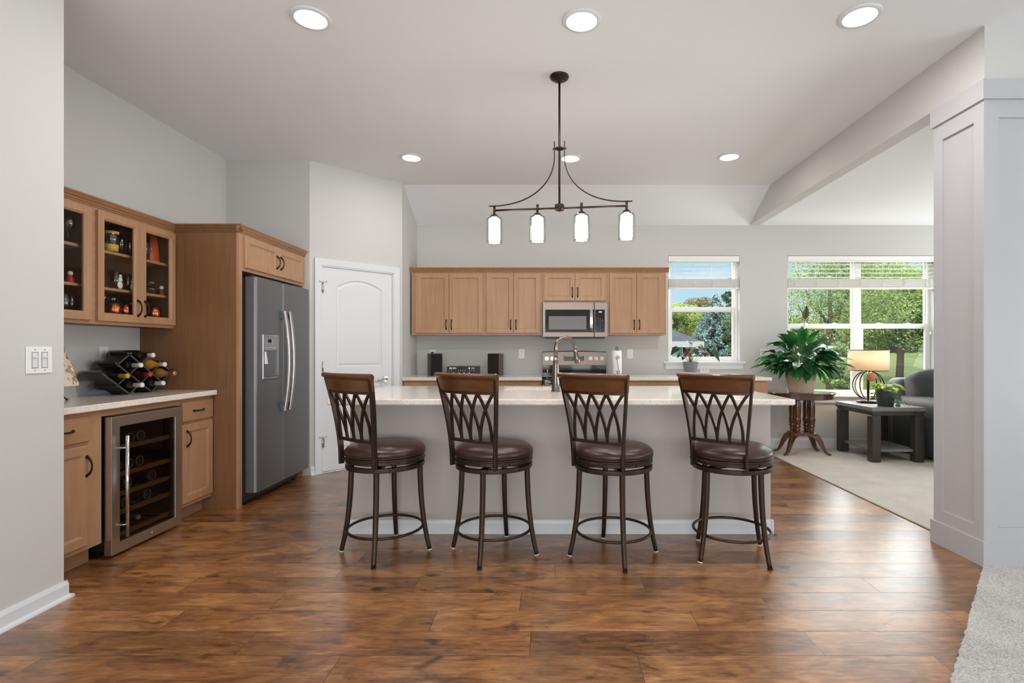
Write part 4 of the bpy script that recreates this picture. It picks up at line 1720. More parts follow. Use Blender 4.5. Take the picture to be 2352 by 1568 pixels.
def wine_bottle(label, M, glass_m, cap_m, group, cap_len=0.052, neck=None, label_m=None):
    """M maps +z along the bottle axis from base to mouth"""
    t = thing('wine_bottle', label, 'wine bottle', tuple(M @ Vector((0, 0, 0.1))), group=group)
    m = MB()
    p = bottle_profile()
    p = p[:-1] + [(0.0138, 0.300)]
    m.lathe(p, n=20, M=M)
    m.build('bottle_body', glass_m, t)
    m = MB()
    m.lathe([(0.0142, 0.302 - cap_len), (0.0150, 0.302 - cap_len), (0.0150, 0.296), (0.0162, 0.297), (0.0162, 0.308), (0.013, 0.311), (0.009, 0.3095), (0.0, 0.3095)], n=18, M=M)
    m.build('capsule', cap_m, t)
    if glass_m is M_base:
        m = MB()
        m.tube([tuple(M @ Vector((0.029 * math.cos(a), 0.029 * math.sin(a), -0.001))) for a in [2 * math.pi * k / 20 for k in range(20)]], 0.0042, 6, closed=True)
        m.tube([tuple(M @ Vector((0.014 * math.cos(a), 0.014 * math.sin(a), 0.006))) for a in [2 * math.pi * k / 16 for k in range(16)]], 0.002, 6, closed=True)
        m.build('base_ring', M_baseglint, t)  # pale rings painted as glints on the dark bottle bases
    if label_m:
        m = MB()
        m.lathe([(0.0372, 0.06), (0.0377, 0.06), (0.0377, 0.16), (0.0372, 0.16)], n=20, M=M)
        m.build('paper_label', label_m, t)
    return t


# bottles in the cooler lie with their bases to the door
M_base = plain('bottle_base_glass', (34, 35, 32), 0.12, coat=0.8)
M_baseglint = plain('bottle_base_glint', (150, 154, 148), 0.15, coat=0.8)
cool = [
    (0, 3.26, 'base out on the top rack, nearer the handle'), (0, 3.345, 'base out on the top rack, farther from the handle'),
    (1, 3.165, 'base out on the second rack, first from the handle'), (1, 3.25, 'base out on the second rack, middle of three'), (1, 3.335, 'base out on the second rack, farthest of three'),
    (2, 3.14, 'base out on the third rack, hard behind the handle'), (2, 3.24, 'base out on the third rack, in the middle'), (2, 3.44, 'base out on the third rack, alone at the far end'),
    (3, 3.145, 'base out on the fourth rack, hard behind the handle'), (3, 3.225, 'base out on the fourth rack, second from the handle'), (3, 3.40, 'base out on the fourth rack, at the far end')]
for k, y, lb in cool:
    M = Matrix.Translation((cxf - 0.030, y, czs[k] + 0.0325)) @ Matrix.Rotation(R(-90), 4, 'Y')
    wine_bottle('dark wine bottle lying ' + lb, M, M_base, M_bottle_dark, 'bottles in the wine cooler')
M = Matrix.Translation((cxf - 0.345, 3.34, czs[4] + 0.0325)) @ Matrix.Rotation(R(90), 4, 'Y')
wine_bottle('wine bottle with pale capsule pointing out of the lowest rack', M, M_bottle_dark, M_cap_white, 'bottles in the wine cooler')
M = Matrix.Translation((cxf - 0.345, 3.215, czs[4] + 0.0325)) @ Matrix.Rotation(R(90), 4, 'Y')
wine_bottle('dark wine bottle neck out on the lowest rack, near the handle', M, M_bottle_dark, M_bottle_dark, 'bottles in the wine cooler')

# ------------------------------------------------------------------ microwave
def microwave():
    x0, x1, z0, z1 = -0.070, 0.684, 1.362, 1.7675
    yf = 6.030
    t = thing('microwave', 'stainless over-the-range microwave with black glass door', 'microwave', (0.307, 6.23, z0))
    fr = Fr((0, yf, 0), (1, 0, 0), (0, -1, 0))
    m = MB()
    m.box(x0 + 0.004, x1 - 0.004, yf + 0.035, YB - 0.001, z0 + 0.012, z1)
    m.build('body', M_blackplastic, t)
    xs = 0.527
    m = MB()
    m.box(x0, xs - 0.002, yf, yf + 0.033, z0 + 0.004, z1 - 0.001)
    dd = m.build('door', M_steel, t, bevel=0.004)
    m = MB()
    m.box(xs + 0.002, x1, yf, yf + 0.033, z0 + 0.004, z1 - 0.001)
    m.build('control_side', M_steel, t, bevel=0.004)
    m = MB()
    fr.box(m, x0 + 0.032, xs - 0.004, 0.0005, 0.004, z0 + 0.060, z1 - 0.084)
    m.build('door_glass', M_blackglass, dd, bevel=0.0015)
    m = MB()
    fr.box(m, x0 + 0.072, xs - 0.092, 0.004, 0.0048, z0 + 0.092, z1 - 0.160)
    m.build('window_mesh', plain('mesh_grey', (92, 86, 82), 0.25), dd)
    m = MB()
    pts = [(xs - 0.036, yf - 0.016 - 0.020 * (1 - s * s), 1.556 + s * 0.128) for s in [i / 8 - 1 for i in range(17)]]
    m.tube(pts, 1.0, flat=(0.018, 0.007, (1, 0, 0)))
    fr.box(m, xs - 0.050, xs - 0.022, 0.0, 0.016, 1.668, 1.684)
    fr.box(m, xs - 0.050, xs - 0.022, 0.0, 0.016, 1.428, 1.444)
    m.build('handle', M_chrome, dd, bevel=0.003)
    m = MB()
    fr.box(m, xs + 0.010, x1 - 0.036, 0.0005, 0.003, z0 + 0.060, z1 - 0.084)
    cp = m.build('keypad', M_blackglass, t, bevel=0.001)
    m = MB()
    for r_ in range(8):
        for c_ in range(4):
            if r_ < 3 and c_ == 3 and r_ != 1:
                continue
            fr.box(m, xs + 0.022 + c_ * 0.023, xs + 0.031 + c_ * 0.023, 0.003, 0.0034, z0 + 0.074 + r_ * 0.020, z0 + 0.079 + r_ * 0.020)
    m.build('printed_keys', M_keys, cp)
    # glowing clock
    seg = {'1': 'bc', '4': 'bcfg', '8': 'abcdefg', '3': 'abcdg', '0': 'abcdef'}

    def digit(mb, ch, u, z, w=0.007, h=0.013, e=0.0015):
        S = {'a': (0, w, h - e, h), 'd': (0, w, 0, e), 'g': (0, w, h / 2 - e / 2, h / 2 + e / 2), 'f': (0, e, h / 2, h), 'e': (0, e, 0, h / 2), 'b': (w - e, w, h / 2, h), 'c': (w - e, w, 0, h / 2)}
        for k in seg[ch]:
            a, b, c, d = S[k]
            fr.box(mb, u + a, u + b, 0.003, 0.0036, z + c, z + d)
    m = MB()
    digit(m, '3', xs + 0.053, z1 - 0.118)
    digit(m, '4', xs + 0.066, z1 - 0.118)
    digit(m, '0', xs + 0.076, z1 - 0.118)
    m.build('clock_digits', M_display, cp)
    m = MB()
    m.tube([fr.pt(0.300 + 0.0075 * math.cos(a), 0.0006, z1 - 0.043 + 0.0075 * math.sin(a)) for a in [2 * math.pi * k / 20 for k in range(20)]], 0.0011, 6, closed=True)
    m.build('badge', M_vent, dd)
    m = MB()
    m.box(x0 + 0.03, x1 - 0.03, yf + 0.03, YB - 0.05, z0 - 0.008, z0 + 0.012)
    m.build('vent_base', M_blackplastic, t)
    return t


microwave()


# ------------------------------------------------------------------ range
def range_():
    x0, x1 = -0.0715, 0.7005
    t = thing('range', 'stainless electric range with knobs on its back panel', 'range', (0.315, 6.1, 0))
    yf = 5.775
    m = MB()
    m.box(x0, x1, yf + 0.03, 6.40, 0.09, 0.908)
    m.build('body', M_blackplastic, t)
    m = MB()
    m.box(x0 + 0.03, x1 - 0.03, yf + 0.08, 6.38, 0.0008, 0.089)
    m.build('plinth', M_blackplastic, t)
    m = MB()
    m.box(x0 + 0.002, x1 - 0.002, yf, yf + 0.029, 0.27, 0.835)
    dd = m.build('oven_door', M_steel, t, bevel=0.005)
    m = MB()
    m.box(x0 + 0.10, x1 - 0.10, yf - 0.0015, yf + 0.001, 0.38, 0.70)
    m.build('oven_window', M_blackglass, dd)
    m = MB()
    m.cyl((x0 + 0.05, yf - 0.045, 0.785), (x1 - 0.05, yf - 0.045, 0.785), 0.013, n=14)
    for xx in (x0 + 0.09, x1 - 0.09):
        m.cyl((xx, yf, 0.785), (xx, yf - 0.045, 0.785), 0.010, n=10)
    m.build('handle', M_steel, dd)
    m = MB()
    m.box(x0 + 0.002, x1 - 0.002, yf, yf + 0.029, 0.095, 0.262)
    m.build('storage_drawer', M_steel, t, bevel=0.004)
    m = MB()
    m.box(x0, x1, yf + 0.004, yf + 0.029, 0.842, 0.905)
    m.build('front_trim', M_blackplastic, t)
    m = MB()
    m.box(x0 - 0.0, x1 + 0.0, yf + 0.0, 6.325, 0.9085, 0.919)
    ck = m.build('cooktop', M_blackglass, t, bevel=0.003)
    m = MB()
    for (cx, cy, r) in ((0.12, 5.93, 0.105), (0.52, 5.93, 0.08), (0.12, 6.17, 0.08), (0.52, 6.17, 0.105)):
        m.tube([(cx + r * math.cos(a), cy + r * math.sin(a), 0.9192) for a in [2 * math.pi * k / 28 for k in range(28)]], 0.0012, 4, closed=True)
    m.build('burner_ring', M_keys, ck)
    # back panel: black riser, silver control face leaning back
    m = MB()
    fbk = Fr((0, 6.33, 0), (1, 0, 0), (0, -1, 0))
    fbk.prof(m, [(-0.07, 0.909), (0.0, 0.909), (0.0, 1.033), (-0.07, 1.033)], x0 + 0.003, x1 - 0.003)
    m.build('riser', M_blackglass, t, bevel=0.002)
    m = MB()
    n = 10
    secs = []
    for i in range(n + 1):
        s = i / n
        x = x0 + (x1 - x0) * s
        zt = 1.196 + 0.010 * (1 - (2 * s - 1) ** 2)
        secs.append([fbk.pt(x, -0.075, 1.034), fbk.pt(x, 0.006, 1.034), fbk.pt(x, -0.022, zt - 0.008), fbk.pt(x, -0.030, zt), fbk.pt(x, -0.075, zt)])
    m.sweep(secs)
    bp = m.build('back_panel', M_steel, t)
    lean = lambda z: 0.006 - 0.028 * (z - 1.034) / 0.155
    zk = 1.112
    wk = lean(zk)
    for x in (-0.022, 0.045, 0.118, 0.510, 0.578, 0.645):
        if x == 0.118:
            continue
        m = MB()
        m.cyl(fbk.pt(x, wk - 0.001, zk), fbk.pt(x, wk + 0.010, zk + 0.002), 0.024, n=24)
        m.cyl(fbk.pt(x, wk + 0.010, zk + 0.002), fbk.pt(x, wk + 0.032, zk + 0.006), 0.019, 0.017, n=20)
        m.build('knob', M_chrome, t)
    m = MB()
    m.add([fbk.pt(0.185, lean(1.085) + 0.001, 1.085), fbk.pt(0.430, lean(1.085) + 0.001, 1.085), fbk.pt(0.430, lean(1.158) + 0.001, 1.158), fbk.pt(0.185, lean(1.158) + 0.001, 1.158),
           fbk.pt(0.185, lean(1.085) - 0.002, 1.085), fbk.pt(0.430, lean(1.085) - 0.002, 1.085), fbk.pt(0.430, lean(1.158) - 0.002, 1.158), fbk.pt(0.185, lean(1.158) - 0.002, 1.158)],
          [(0, 1, 2, 3), (4, 5, 6, 7), (0, 1, 5, 4), (1, 2, 6, 5), (2, 3, 7, 6), (3, 0, 4, 7)])
    m.build('control_display', plain('range_display', (70, 66, 66), 0.3), t)
    m = MB()
    for x in (0.205, 0.235, 0.265, 0.385, 0.408):
        for z in (1.105, 1.138):
            fbk.box(m, x - 0.006, x + 0.006, lean(z) + 0.0005, lean(z) + 0.0018, z - 0.004, z + 0.004)
    m.build('touch_key', M_keys, t)
    m = MB()
    fbk.box(m, 0.285, 0.330, lean(1.14) + 0.0004, lean(1.14) + 0.002, 1.128, 1.148)
    m.build('clock_window', M_blackglass, t)
    return t


range_()

# ------------------------------------------------------------------ island
IX0, IX1 = -1.318, 1.474
IY0, IY1 = 3.469, 4.385
m = MB()
isl = thing('kitchen_island', 'long grey-painted island behind the bar stools', 'kitchen island', (0.07, 3.92, 0))
m = MB()
m.box(IX0, IX1, IY0, IY0 + 0.12, 0.0005, 0.876)
m.box(IX1 - 0.10, IX1, IY0 + 0.12, IY1 - 0.02, 0.0005, 0.876)
m.box(IX0, IX0 + 0.10, IY0 + 0.12, IY1 - 0.02, 0.0005, 0.876)
m.build('knee_wall', M_island, isl)
m = MB()
m.box(IX0 + 0.1005, -0.44, IY0 + 0.1205, IY1 - 0.025, 0.10, 0.875)
m.box(0.50, IX1 - 0.1005, IY0 + 0.1205, IY1 - 0.025, 0.10, 0.875)
m.box(-0.44, 0.50, IY1 - 0.06, IY1 - 0.025, 0.10, 0.875)
m.box(-0.44, 0.50, IY0 + 0.1205, IY1 - 0.06, 0.10, 0.13)
m.build('cabinet_carcass', M_maple, isl)
m = MB()
m.box(IX0 + 0.1005, IX1 - 0.1005, IY0 + 0.13, IY1 - 0.09, 0.0008, 0.0995)
m.build('toe_kick', M_maple_side, isl)
fi = Fr((0, IY1 - 0.025, 0), (-1, 0, 0), (0, 1, 0))
for k in range(5):
    a = -1.36 + k * 0.535
    a = -IX1 + 0.11 + k * 0.515
    m = MB()
    shaker(m, fi, a, a + 0.505, 0.125, 0.86, 0.0005)
    m.build('door', M_maple, isl)
m = MB()
for fr_, a, b in ((Fr((IX0 - 0.0, IY0, 0), (1, 0, 0), (0, -1, 0)), -0.016, IX1 - IX0 + 0.016), (Fr((IX1, IY0, 0), (0, 1, 0), (1, 0, 0)), -0.016, 0.88), (Fr((IX0, IY0, 0), (0, 1, 0), (-1, 0, 0)), -0.016, 0.88)):
    fr_.prof(m, [(0.0003, 0.0008), (0.014, 0.0008), (0.014, 0.072), (0.010, 0.086), (0.005, 0.094), (0.0003, 0.094)], a, b)
m.build('skirting', M_white, isl)
m = MB()
fr_ = Fr((IX1, IY0, 0), (0, 1, 0), (1, 0, 0))
fr_.prof(m, [(0.0145, 0.0008), (0.034, 0.0008), (0.032, 0.010), (0.024, 0.017), (0.0145, 0.019)], -0.016, 0.88)
m.build('shoe_moulding', M_maple_side, isl)

# top with a rounded sink cutout
SX0, SX1, SY0, SY1 = -0.335, 0.40, 3.905, 4.255
TX0, TX1, TY0, TY1 = -1.372, 1.526, 3.222, 4.424


def rrect(x0, x1, y0, y1, r, n=6):
    pts = []
    for cx, cy, a0 in ((x1 - r, y1 - r, 0), (x0 + r, y1 - r, 90), (x0 + r, y0 + r, 180), (x1 - r, y0 + r, 270)):
        for i in range(n + 1):
            a = R(a0 + 90 * i / n)
            pts.append((cx + r * math.cos(a), cy + r * math.sin(a)))
    return pts


ou, inn = rrect(TX0, TX1, TY0, TY1, 0.012), rrect(SX0, SX1, SY0, SY1, 0.07)
m = MB()
e = 0.006
lp = lambda pts, z: [(x, y, z) for x, y in pts]
o_in = rrect(TX0 + e, TX1 - e, TY0 + e, TY1 - e, 0.010)
lo = [lp(o_in, 0.9140), lp(rrect(TX0 + 0.002, TX1 - 0.002, TY0 + 0.002, TY1 - 0.002, 0.012), 0.9125), lp(ou, 0.908), lp(ou, 0.883), lp(o_in, 0.877), lp(inn, 0.877), lp(inn, 0.9140)]
m.sweep(lo + [lo[0]], closed_ends=False)
tag(m.build('island_worktop', M_quartz), 'large speckled quartz top of the island with a sink cut into it', 'worktop')
sk = thing('sink', 'white undermount sink set in the island worktop', 'sink', ((SX0 + SX1) / 2, (SY0 + SY1) / 2, 0.68))
m = MB()
rr = lambda d, z, r=0.075: [(x, y, z) for x, y in rrect(SX0 - 0.006 + d, SX1 + 0.006 - d, SY0 - 0.006 + d, SY1 + 0.006 - d, r)]
lo = [rr(-0.02, 0.8765), rr(0.0, 0.8765), rr(0.004, 0.86), rr(0.012, 0.70), rr(0.05, 0.685), rr(0.05, 0.675), rr(-0.004, 0.69), rr(-0.02, 0.86)]
m.sweep([lo[4][::1]] and lo + [lo[0]], closed_ends=False)
m.add(lo[4], [tuple(range(len(lo[4])))])
m.build('basin', plain('sink_composite', (226, 218, 208), 0.3), sk)
m = MB()
m.cyl((0.03, 4.08, 0.6855), (0.03, 4.08, 0.689), 0.045, n=24)
m.build('drain', M_chrome, sk)

# faucet
fx, fy = 0.052, 3.800
fa = thing('faucet', 'brushed nickel gooseneck faucet at the island sink', 'faucet', (fx, fy, 0.914))
m = MB()
m.lathe([(0.034, 0.9143), (0.034, 0.922), (0.030, 0.928), (0.0285, 0.99), (0.0265, 1.05), (0.021, 1.12), (0.0165, 1.17)], c=(fx, fy, 0), n=24)
m.build('body', M_faucet, fa)
m = MB()
dirx, diry = 0.93, 0.37
pts = [(fx, fy, 1.16)]
pts.append((fx, fy, 1.225))
for i in range(17):
    a = math.pi - math.pi * 1.02 * i / 16
    q = 0.078 + 0.078 * math.cos(a)
    pts.append((fx + dirx * q, fy + diry * q, 1.228 + 0.080 * math.sin(a)))
m.tube(pts, 0.0150, 14)
m.build('gooseneck', M_faucet, fa)
m = MB()
q0, q1 = 0.156, 0.172
ppt = lambda q, z: (fx + dirx * q, fy + diry * q, z)
m.tube([ppt(0.156, 1.222), ppt(0.160, 1.195), ppt(0.162, 1.192), ppt(0.176, 1.125), ppt(0.177, 1.120)], [0.0155, 0.0165, 0.019, 0.0225, 0.021], 16)
m.build('spray_head', M_faucet, fa)
m = MB()
m.cyl((fx - 0.024, fy, 0.985), (fx - 0.072, fy, 0.985), 0.0175, n=16)
m.cyl((fx - 0.072, fy, 0.985), (fx - 0.082, fy, 0.985), 0.0175, 0.012, n=16)
m.tube([(fx - 0.060, fy, 0.995), (fx - 0.060, fy, 1.075)], [0.0062, 0.0052], 10)
m.build('lever', M_faucet, fa)


# ------------------------------------------------------------------ bar stools
def stool(label):
    t = thing('bar_stool', label, 'bar stool', (0, 0, 0), group='swivel bar stools at the island')
    # legs: four tubes, straight then sweeping out; glides at the tips
    for k in range(4):
        a = R(90 * k)
        ca, sa = math.cos(a), math.sin(a)
        prof = [(0.205, 0.535), (0.207, 0.45), (0.211, 0.36), (0.218, 0.27), (0.229, 0.18), (0.245, 0.09), (0.2640, 0.006)]
        m = MB()
        pts, rs = [], []
        for i in range(25):
            s = i / 24 * (len(prof) - 1)
            j = min(int(s), len(prof) - 2)
            f = s - j
            r_ = prof[j][0] * (1 - f) + prof[j + 1][0] * f
            z_ = prof[j][1] * (1 - f) + prof[j + 1][1] * f
            pts.append((r_ * ca, r_ * sa, z_))
            rs.append(0.0165 - 0.0035 * (i / 24) ** 2)
        m.tube(pts, rs, 12)
        lg = m.build('leg', M_stool, t, local=True)
        m = MB()
        m.cyl((0.2655 * ca, 0.2655 * sa, 0.0008), (0.2642 * ca, 0.2642 * sa, 0.0075), 0.0150, 0.0146, n=12)
        m.build('foot_glide', M_glide if k != 3 else M_rubber, lg, local=True)
    n = 40
    circ = lambda r, z: [(r * math.cos(2 * math.pi * k / n), r * math.sin(2 * math.pi * k / n), z) for k in range(n)]
    m = MB()
    m.tube(circ(0.2205, 0.147), 0.0085, 10, closed=True)
    m.build('foot_ring', M_stool, t, local=True)
    m = MB()
    m.lathe([(0.205, 0.520), (0.230, 0.520), (0.231, 0.524), (0.231, 0.540), (0.230, 0.544), (0.205, 0.544)], n=n, closed=True, smooth=False)
    m.box(-0.205, 0.205, -0.02, 0.02, 0.524, 0.540)
    m.box(-0.02, 0.02, -0.205, 0.205, 0.5242, 0.5402)
    m.build('base_ring', M_stool, t, local=True)
    m = MB()
    m.cyl((0, 0, 0.5405), (0, 0, 0.560), 0.085, n=24)
    m.build('swivel_plate', M_stool, t, local=True)
    up = []
    m = MB()
    m.lathe([(0.195, 0.561), (0.232, 0.561), (0.233, 0.564), (0.233, 0.580), (0.229, 0.584), (0.229, 0.592), (0.195, 0.592)], n=n, closed=True, smooth=False)
    m.box(-0.20, 0.20, -0.025, 0.025, 0.561, 0.575)
    m.box(-0.025, 0.025, -0.20, 0.20, 0.5612, 0.5752)
    for k in range(6):
        a = R(210 + 24 * k)
        m.ball((0.236 * math.cos(a), 0.236 * math.sin(a), 0.571), 0.006, 8, 6)
    up.append(m.build('seat_frame', M_stool, t, local=True))
    m = MB()
    m.lathe([(0, 0.5925), (0.215, 0.5925), (0.226, 0.596), (0.233, 0.604), (0.2365, 0.615), (0.2335, 0.628), (0.222, 0.642), (0.196, 0.655), (0.15, 0.664), (0.08, 0.669), (0, 0.670)], n=48)
    seat = m.build('seat', M_leather, t, local=True)
    up.append(seat)
    m = MB()
    m.tube(circ(0.2335, 0.6005), 0.0036, 6, closed=True)
    m.build('piping', M_leather, seat, local=True)

    # back: local -y is the rear
    zz = [0.545, 0.62, 0.70, 0.80, 0.90, 1.00, 1.085]
    qq = [0.196, 0.198, 0.203, 0.213, 0.228, 0.247, 0.266]
    hw = [0.156, 0.157, 0.161, 0.172, 0.185, 0.199, 0.210]
    itp = lambda z, arr: float(np.interp(z, zz, arr))

    def S(u, z, bow=1.0, out=0.0):
        h = itp(z, hw)
        b = 0.040 * bow * (z - 0.55) / 0.45
        return (u * h, -(itp(z, qq) + b * (1 - u * u) + out), z)
    for s in (-1, 1):
        m = MB()
        pts = [S(s, z) for z in np.linspace(0.545, 1.06, 16)]
        m.tube(pts, 1.0, flat=(0.0075, 0.0165, (1, 0.15 * s, 0)))
        # foot of the post bolted to the seat frame
        m.cyl((s * 0.150, -0.176, 0.572), (s * 0.157, -0.196, 0.572), 0.009, n=10)
        up.append(m.build('back_post', M_stool, t, local=True, bevel=0.003))
    us = np.linspace(-1, 1, 21)
    for z, nm, a in ((0.700, 'lower_crossbar', 0.0095), (0.980, 'upper_crossbar', 0.0075)):
        m = MB()
        m.tube([S(u, z) for u in us], 1.0, flat=(a, 0.0065, (0, 0, 1)))
        up.append(m.build(nm, M_stool, t, local=True, bevel=0.002))
    # wooden head rail with a rolled top
    m = MB()
    secs = []
    ang = np.linspace(-1, 1, 25)
    for u in ang:
        x, y, _ = S(u * 1.045, 0.99)
        pr = [(0.012, 0.986), (0.012, 1.052), (0.016, 1.062), (0.017, 1.074), (0.010, 1.086), (-0.004, 1.090), (-0.020, 1.088), (-0.030, 1.078), (-0.029, 1.066), (-0.018, 1.058), (-0.014, 1.050), (-0.012, 0.986)]
        sec = []
        for w, z in pr:
            lean = (itp(min(z, 1.085), qq) - itp(0.99, qq))
            wid = itp(min(z, 1.085), hw) / itp(0.99, hw)
            sec.append(Vector((x * wid, y - lean + w, z)))
        secs.append(sec)
    m.sweep(secs, smooth=False)
    up.append(m.build('head_rail', M_rail, t, local=True, bevel=0.004))
    # interlaced arches
    b = [-0.86, -0.42, 0.0, 0.42, 0.86]
    T = [-0.92, -0.46, 0.0, 0.46, 0.92]
    for i, j in ((1, 0), (0, 1), (2, 1), (1, 2), (3, 2), (2, 3), (4, 3), (3, 4)):
        # from bottom i to top j
        m = MB()
        pts = []
        for k in range(17):
            s = k / 16
            z = 0.702 + (0.978 - 0.702) * s
            g = s ** 1.75
            u = b[i] + (T[j] - b[i]) * g
            pts.append(S(u, z, out=0.0012 if j > i else -0.0012))
        m.tube(pts, 1.0, flat=(0.0075, 0.0055, (1, 0, 0)))
        up.append(m.build('arch_slat', M_stool, t, local=True))
    return t


def place(t, x, y, leg, swivel):
    t.location = (x, y, 0)
    for c in t.children:
        k = c.name.split('.')[0]
        c.rotation_euler = (0, 0, R(leg if k in ('leg', 'foot_ring', 'base_ring', 'swivel_plate') else swivel))


st = stool('swivel bar stool nearest the pantry door, at the left end of the island')
spots = [(-0.990, 3.177, 3, -35, None),
         (-0.329, 3.160, -12, -31, 'swivel bar stool in front of the sink, second from the pantry door'),
         (0.387, 3.126, 7, -33, 'swivel bar stool in front of the faucet, third from the pantry door'),
         (1.095, 3.130, 31, -39, 'swivel bar stool at the right end of the island, farthest from the pantry door')]
for x, y, a, s, lb in spots:
    q = st if lb is None else dup(st, label=lb)
    place(q, x, y, a, s)


# ------------------------------------------------------------------ ceiling lights and pendant
def can_light(x, y, label, first=[None]):
    if first[0] is None:
        t = thing('ceiling_light', label, 'ceiling light', (0, 0, 0), group='round lights set in the kitchen ceiling')
        m = MB()
        m.lathe([(0.084, 0.0), (0.084, -0.009), (0.088, -0.0105), (0.102, -0.007), (0.110, -0.0015), (0.110, 0.0), (0.1, 0.0)], n=44)
        m.build('trim_ring', M_white, t, local=True)
        m = MB()
        m.lathe([(0.0835, -0.0005), (0.0835, -0.002), (0.06, -0.003), (0, -0.0035)], n=40)
        m.build('lens', M_lens, t, local=True, recalc=True)
        lamp_light('bulb', t, (0, 0, -0.012), 10.5, 'AREA', 0.15, (1.0, 0.965, 0.92))
        first[0] = t
        t.location = (x, y, ZK - 0.0005)
        return t
    r = dup(first[0], (x, y, ZK - 0.0005), label=label)
    if y > 4:                      # the back row is dimmed
        for c in r.children:
            if c.type == 'LIGHT':
                c.data = c.data.copy()
                c.data.energy = 4.0
    return r


for d, cx_, lb in ((2.90, 714, 'round ceiling light in the front row, on the left'), (2.92, 1336, 'round ceiling light in the front row, in front of the pendant rod'), (2.88, 1975, 'round ceiling light in the front row, nearest the white column'),
                   (5.0, 945, 'round ceiling light in the back row, near the pantry corner'), (5.02, 1310, 'round ceiling light in the back row, seen beside the pendant rod'), (4.98, 1675, 'round ceiling light in the back row, near the beam')):
    can_light((cx_ - 1260) / 1200 * d, d, lb)

pc_ = Vector((0.073, 3.515, 0))
pa = math.atan2(-0.115, 0.894)
pd = thing('pendant_light', 'bronze four-shade linear pendant hanging over the island', 'pendant light', (pc_.x, pc_.y, ZK), pa)
zb = 2.172


def PL(mb, name, mat, parent=pd, **k):
    return mb.build(name, mat, parent, local=True, **k)


zo = -ZK
m = MB()
m.lathe([(0.0, ZK + zo - 0.0005), (0.062, ZK + zo - 0.0005), (0.064, ZK + zo - 0.006), (0.060, ZK + zo - 0.016), (0.048, ZK + zo - 0.018), (0.046, ZK + zo - 0.026), (0.018, ZK + zo - 0.030), (0.012, ZK + zo - 0.045), (0, ZK + zo - 0.046)], n=36)
PL(m, 'canopy', M_bronze)
m = MB()
m.cyl((0, 0, ZK + zo - 0.04), (0, 0, 2.15 + zo), 0.0075, n=12)
PL(m, 'rod', M_bronze)
zc = 2.572 + zo
m = MB()
m.lathe([(0, 0.008), (0.026, 0.006), (0.030, 0.0), (0.026, -0.006), (0, -0.010)], c=(0, 0, zc), n=20)
m.box(-0.046, 0.046, -0.004, 0.004, zc - 0.004, zc + 0.004)
PL(m, 'collar', M_bronze)
for s in (-1, 1):
    m = MB()
    pts = [(s * 0.034, 0, zc + 0.05), (s * 0.034, 0, zc), (s * 0.034, 0, zc - 0.06)]
    P_ = [Vector((s * 0.034, 0, zc - 0.06)), Vector((s * 0.050, 0, zc - 0.20)), Vector((s * 0.150, 0, zb + 0.035 + zo)), Vector((s * 0.455, 0, zb + 0.030 + zo))]
    P_[1] = Vector((s * 0.040, 0, zc - 0.24))
    P_[2] = Vector((s * 0.200, 0, zb + 0.028 + zo))
    for i in range(1, 22):
        u = i / 21
        pts.append(tuple((1 - u) ** 3 * P_[0] + 3 * (1 - u) ** 2 * u * P_[1] + 3 * (1 - u) * u * u * P_[2] + u ** 3 * P_[3]))
    pts.append((s * 0.485, 0, zb + 0.030 + zo))
    m.tube(pts, 1.0, flat=(0.0055, 0.0030, (0, 1, 0)))
    PL(m, 'curved_arm', M_bronze)
m = MB()
m.tube([(-0.45, 0, zb + zo), (0.45, 0, zb + zo)], 0.0068, 10)
PL(m, 'crossbar', M_bronze)
m = MB()
m.lathe([(0, 0.026), (0.030, 0.024), (0.032, 0.020), (0.032, -0.010), (0.030, -0.014), (0.0, -0.020)], c=(0, 0, zb + zo), n=24)
PL(m, 'hub', M_bronze)
for k in range(4):
    x = -0.447 + 0.298 * k
    m = MB()
    m.cyl((x, 0, zb + 0.030 + zo), (x, 0, zb - 0.045 + zo), 0.0085, n=12)
    m.lathe([(0.0, -0.018), (0.020, -0.020), (0.030, -0.030), (0.030, -0.036), (0.0, -0.036)], c=(x, 0, zb + zo - 0.010), n=20)
    hd = PL(m, 'lamp_holder', M_bronze)
    m = MB()
    zt = zb - 0.046 + zo
    m.lathe([(0.020, zt), (0.044, zt - 0.001), (0.0535, zt - 0.008), (0.0555, zt - 0.020), (0.0555, zt - 0.172), (0.0535, zt - 0.180), (0.0520, zt - 0.178), (0.0535, zt - 0.170), (0.0535, zt - 0.022), (0.050, zt - 0.010), (0.020, zt - 0.003)], c=(x, 0, 0), n=32, closed=True)
    PL(m, 'outer_glass', M_pendglass, hd)
    m = MB()
    m.lathe([(0.0, zt - 0.012), (0.034, zt - 0.012), (0.0385, zt - 0.018), (0.0385, zt - 0.158), (0.036, zt - 0.158), (0.036, zt - 0.02), (0.0, zt - 0.02)], c=(x, 0, 0), n=28)
    PL(m, 'frosted_shade', M_frost, hd)

# ------------------------------------------------------------------ worktop electronics
ZT = 0.9143


def speaker(x, y, rz, label):
    t = thing('bookshelf_speaker', label, 'speaker', (x, y, ZT), rz, group='pair of bookshelf speakers')
    m = MB()
    m.box(-0.070, 0.070, -0.075, 0.095, 0.0, 0.262)
    m.build('box', M_speaker, t, local=True, bevel=0.002)
    m = MB()
    m.box(-0.067, 0.067, -0.086, -0.0755, 0.004, 0.258)
    m.build('grille', M_grille, t, local=True, bevel=0.003)
    return t


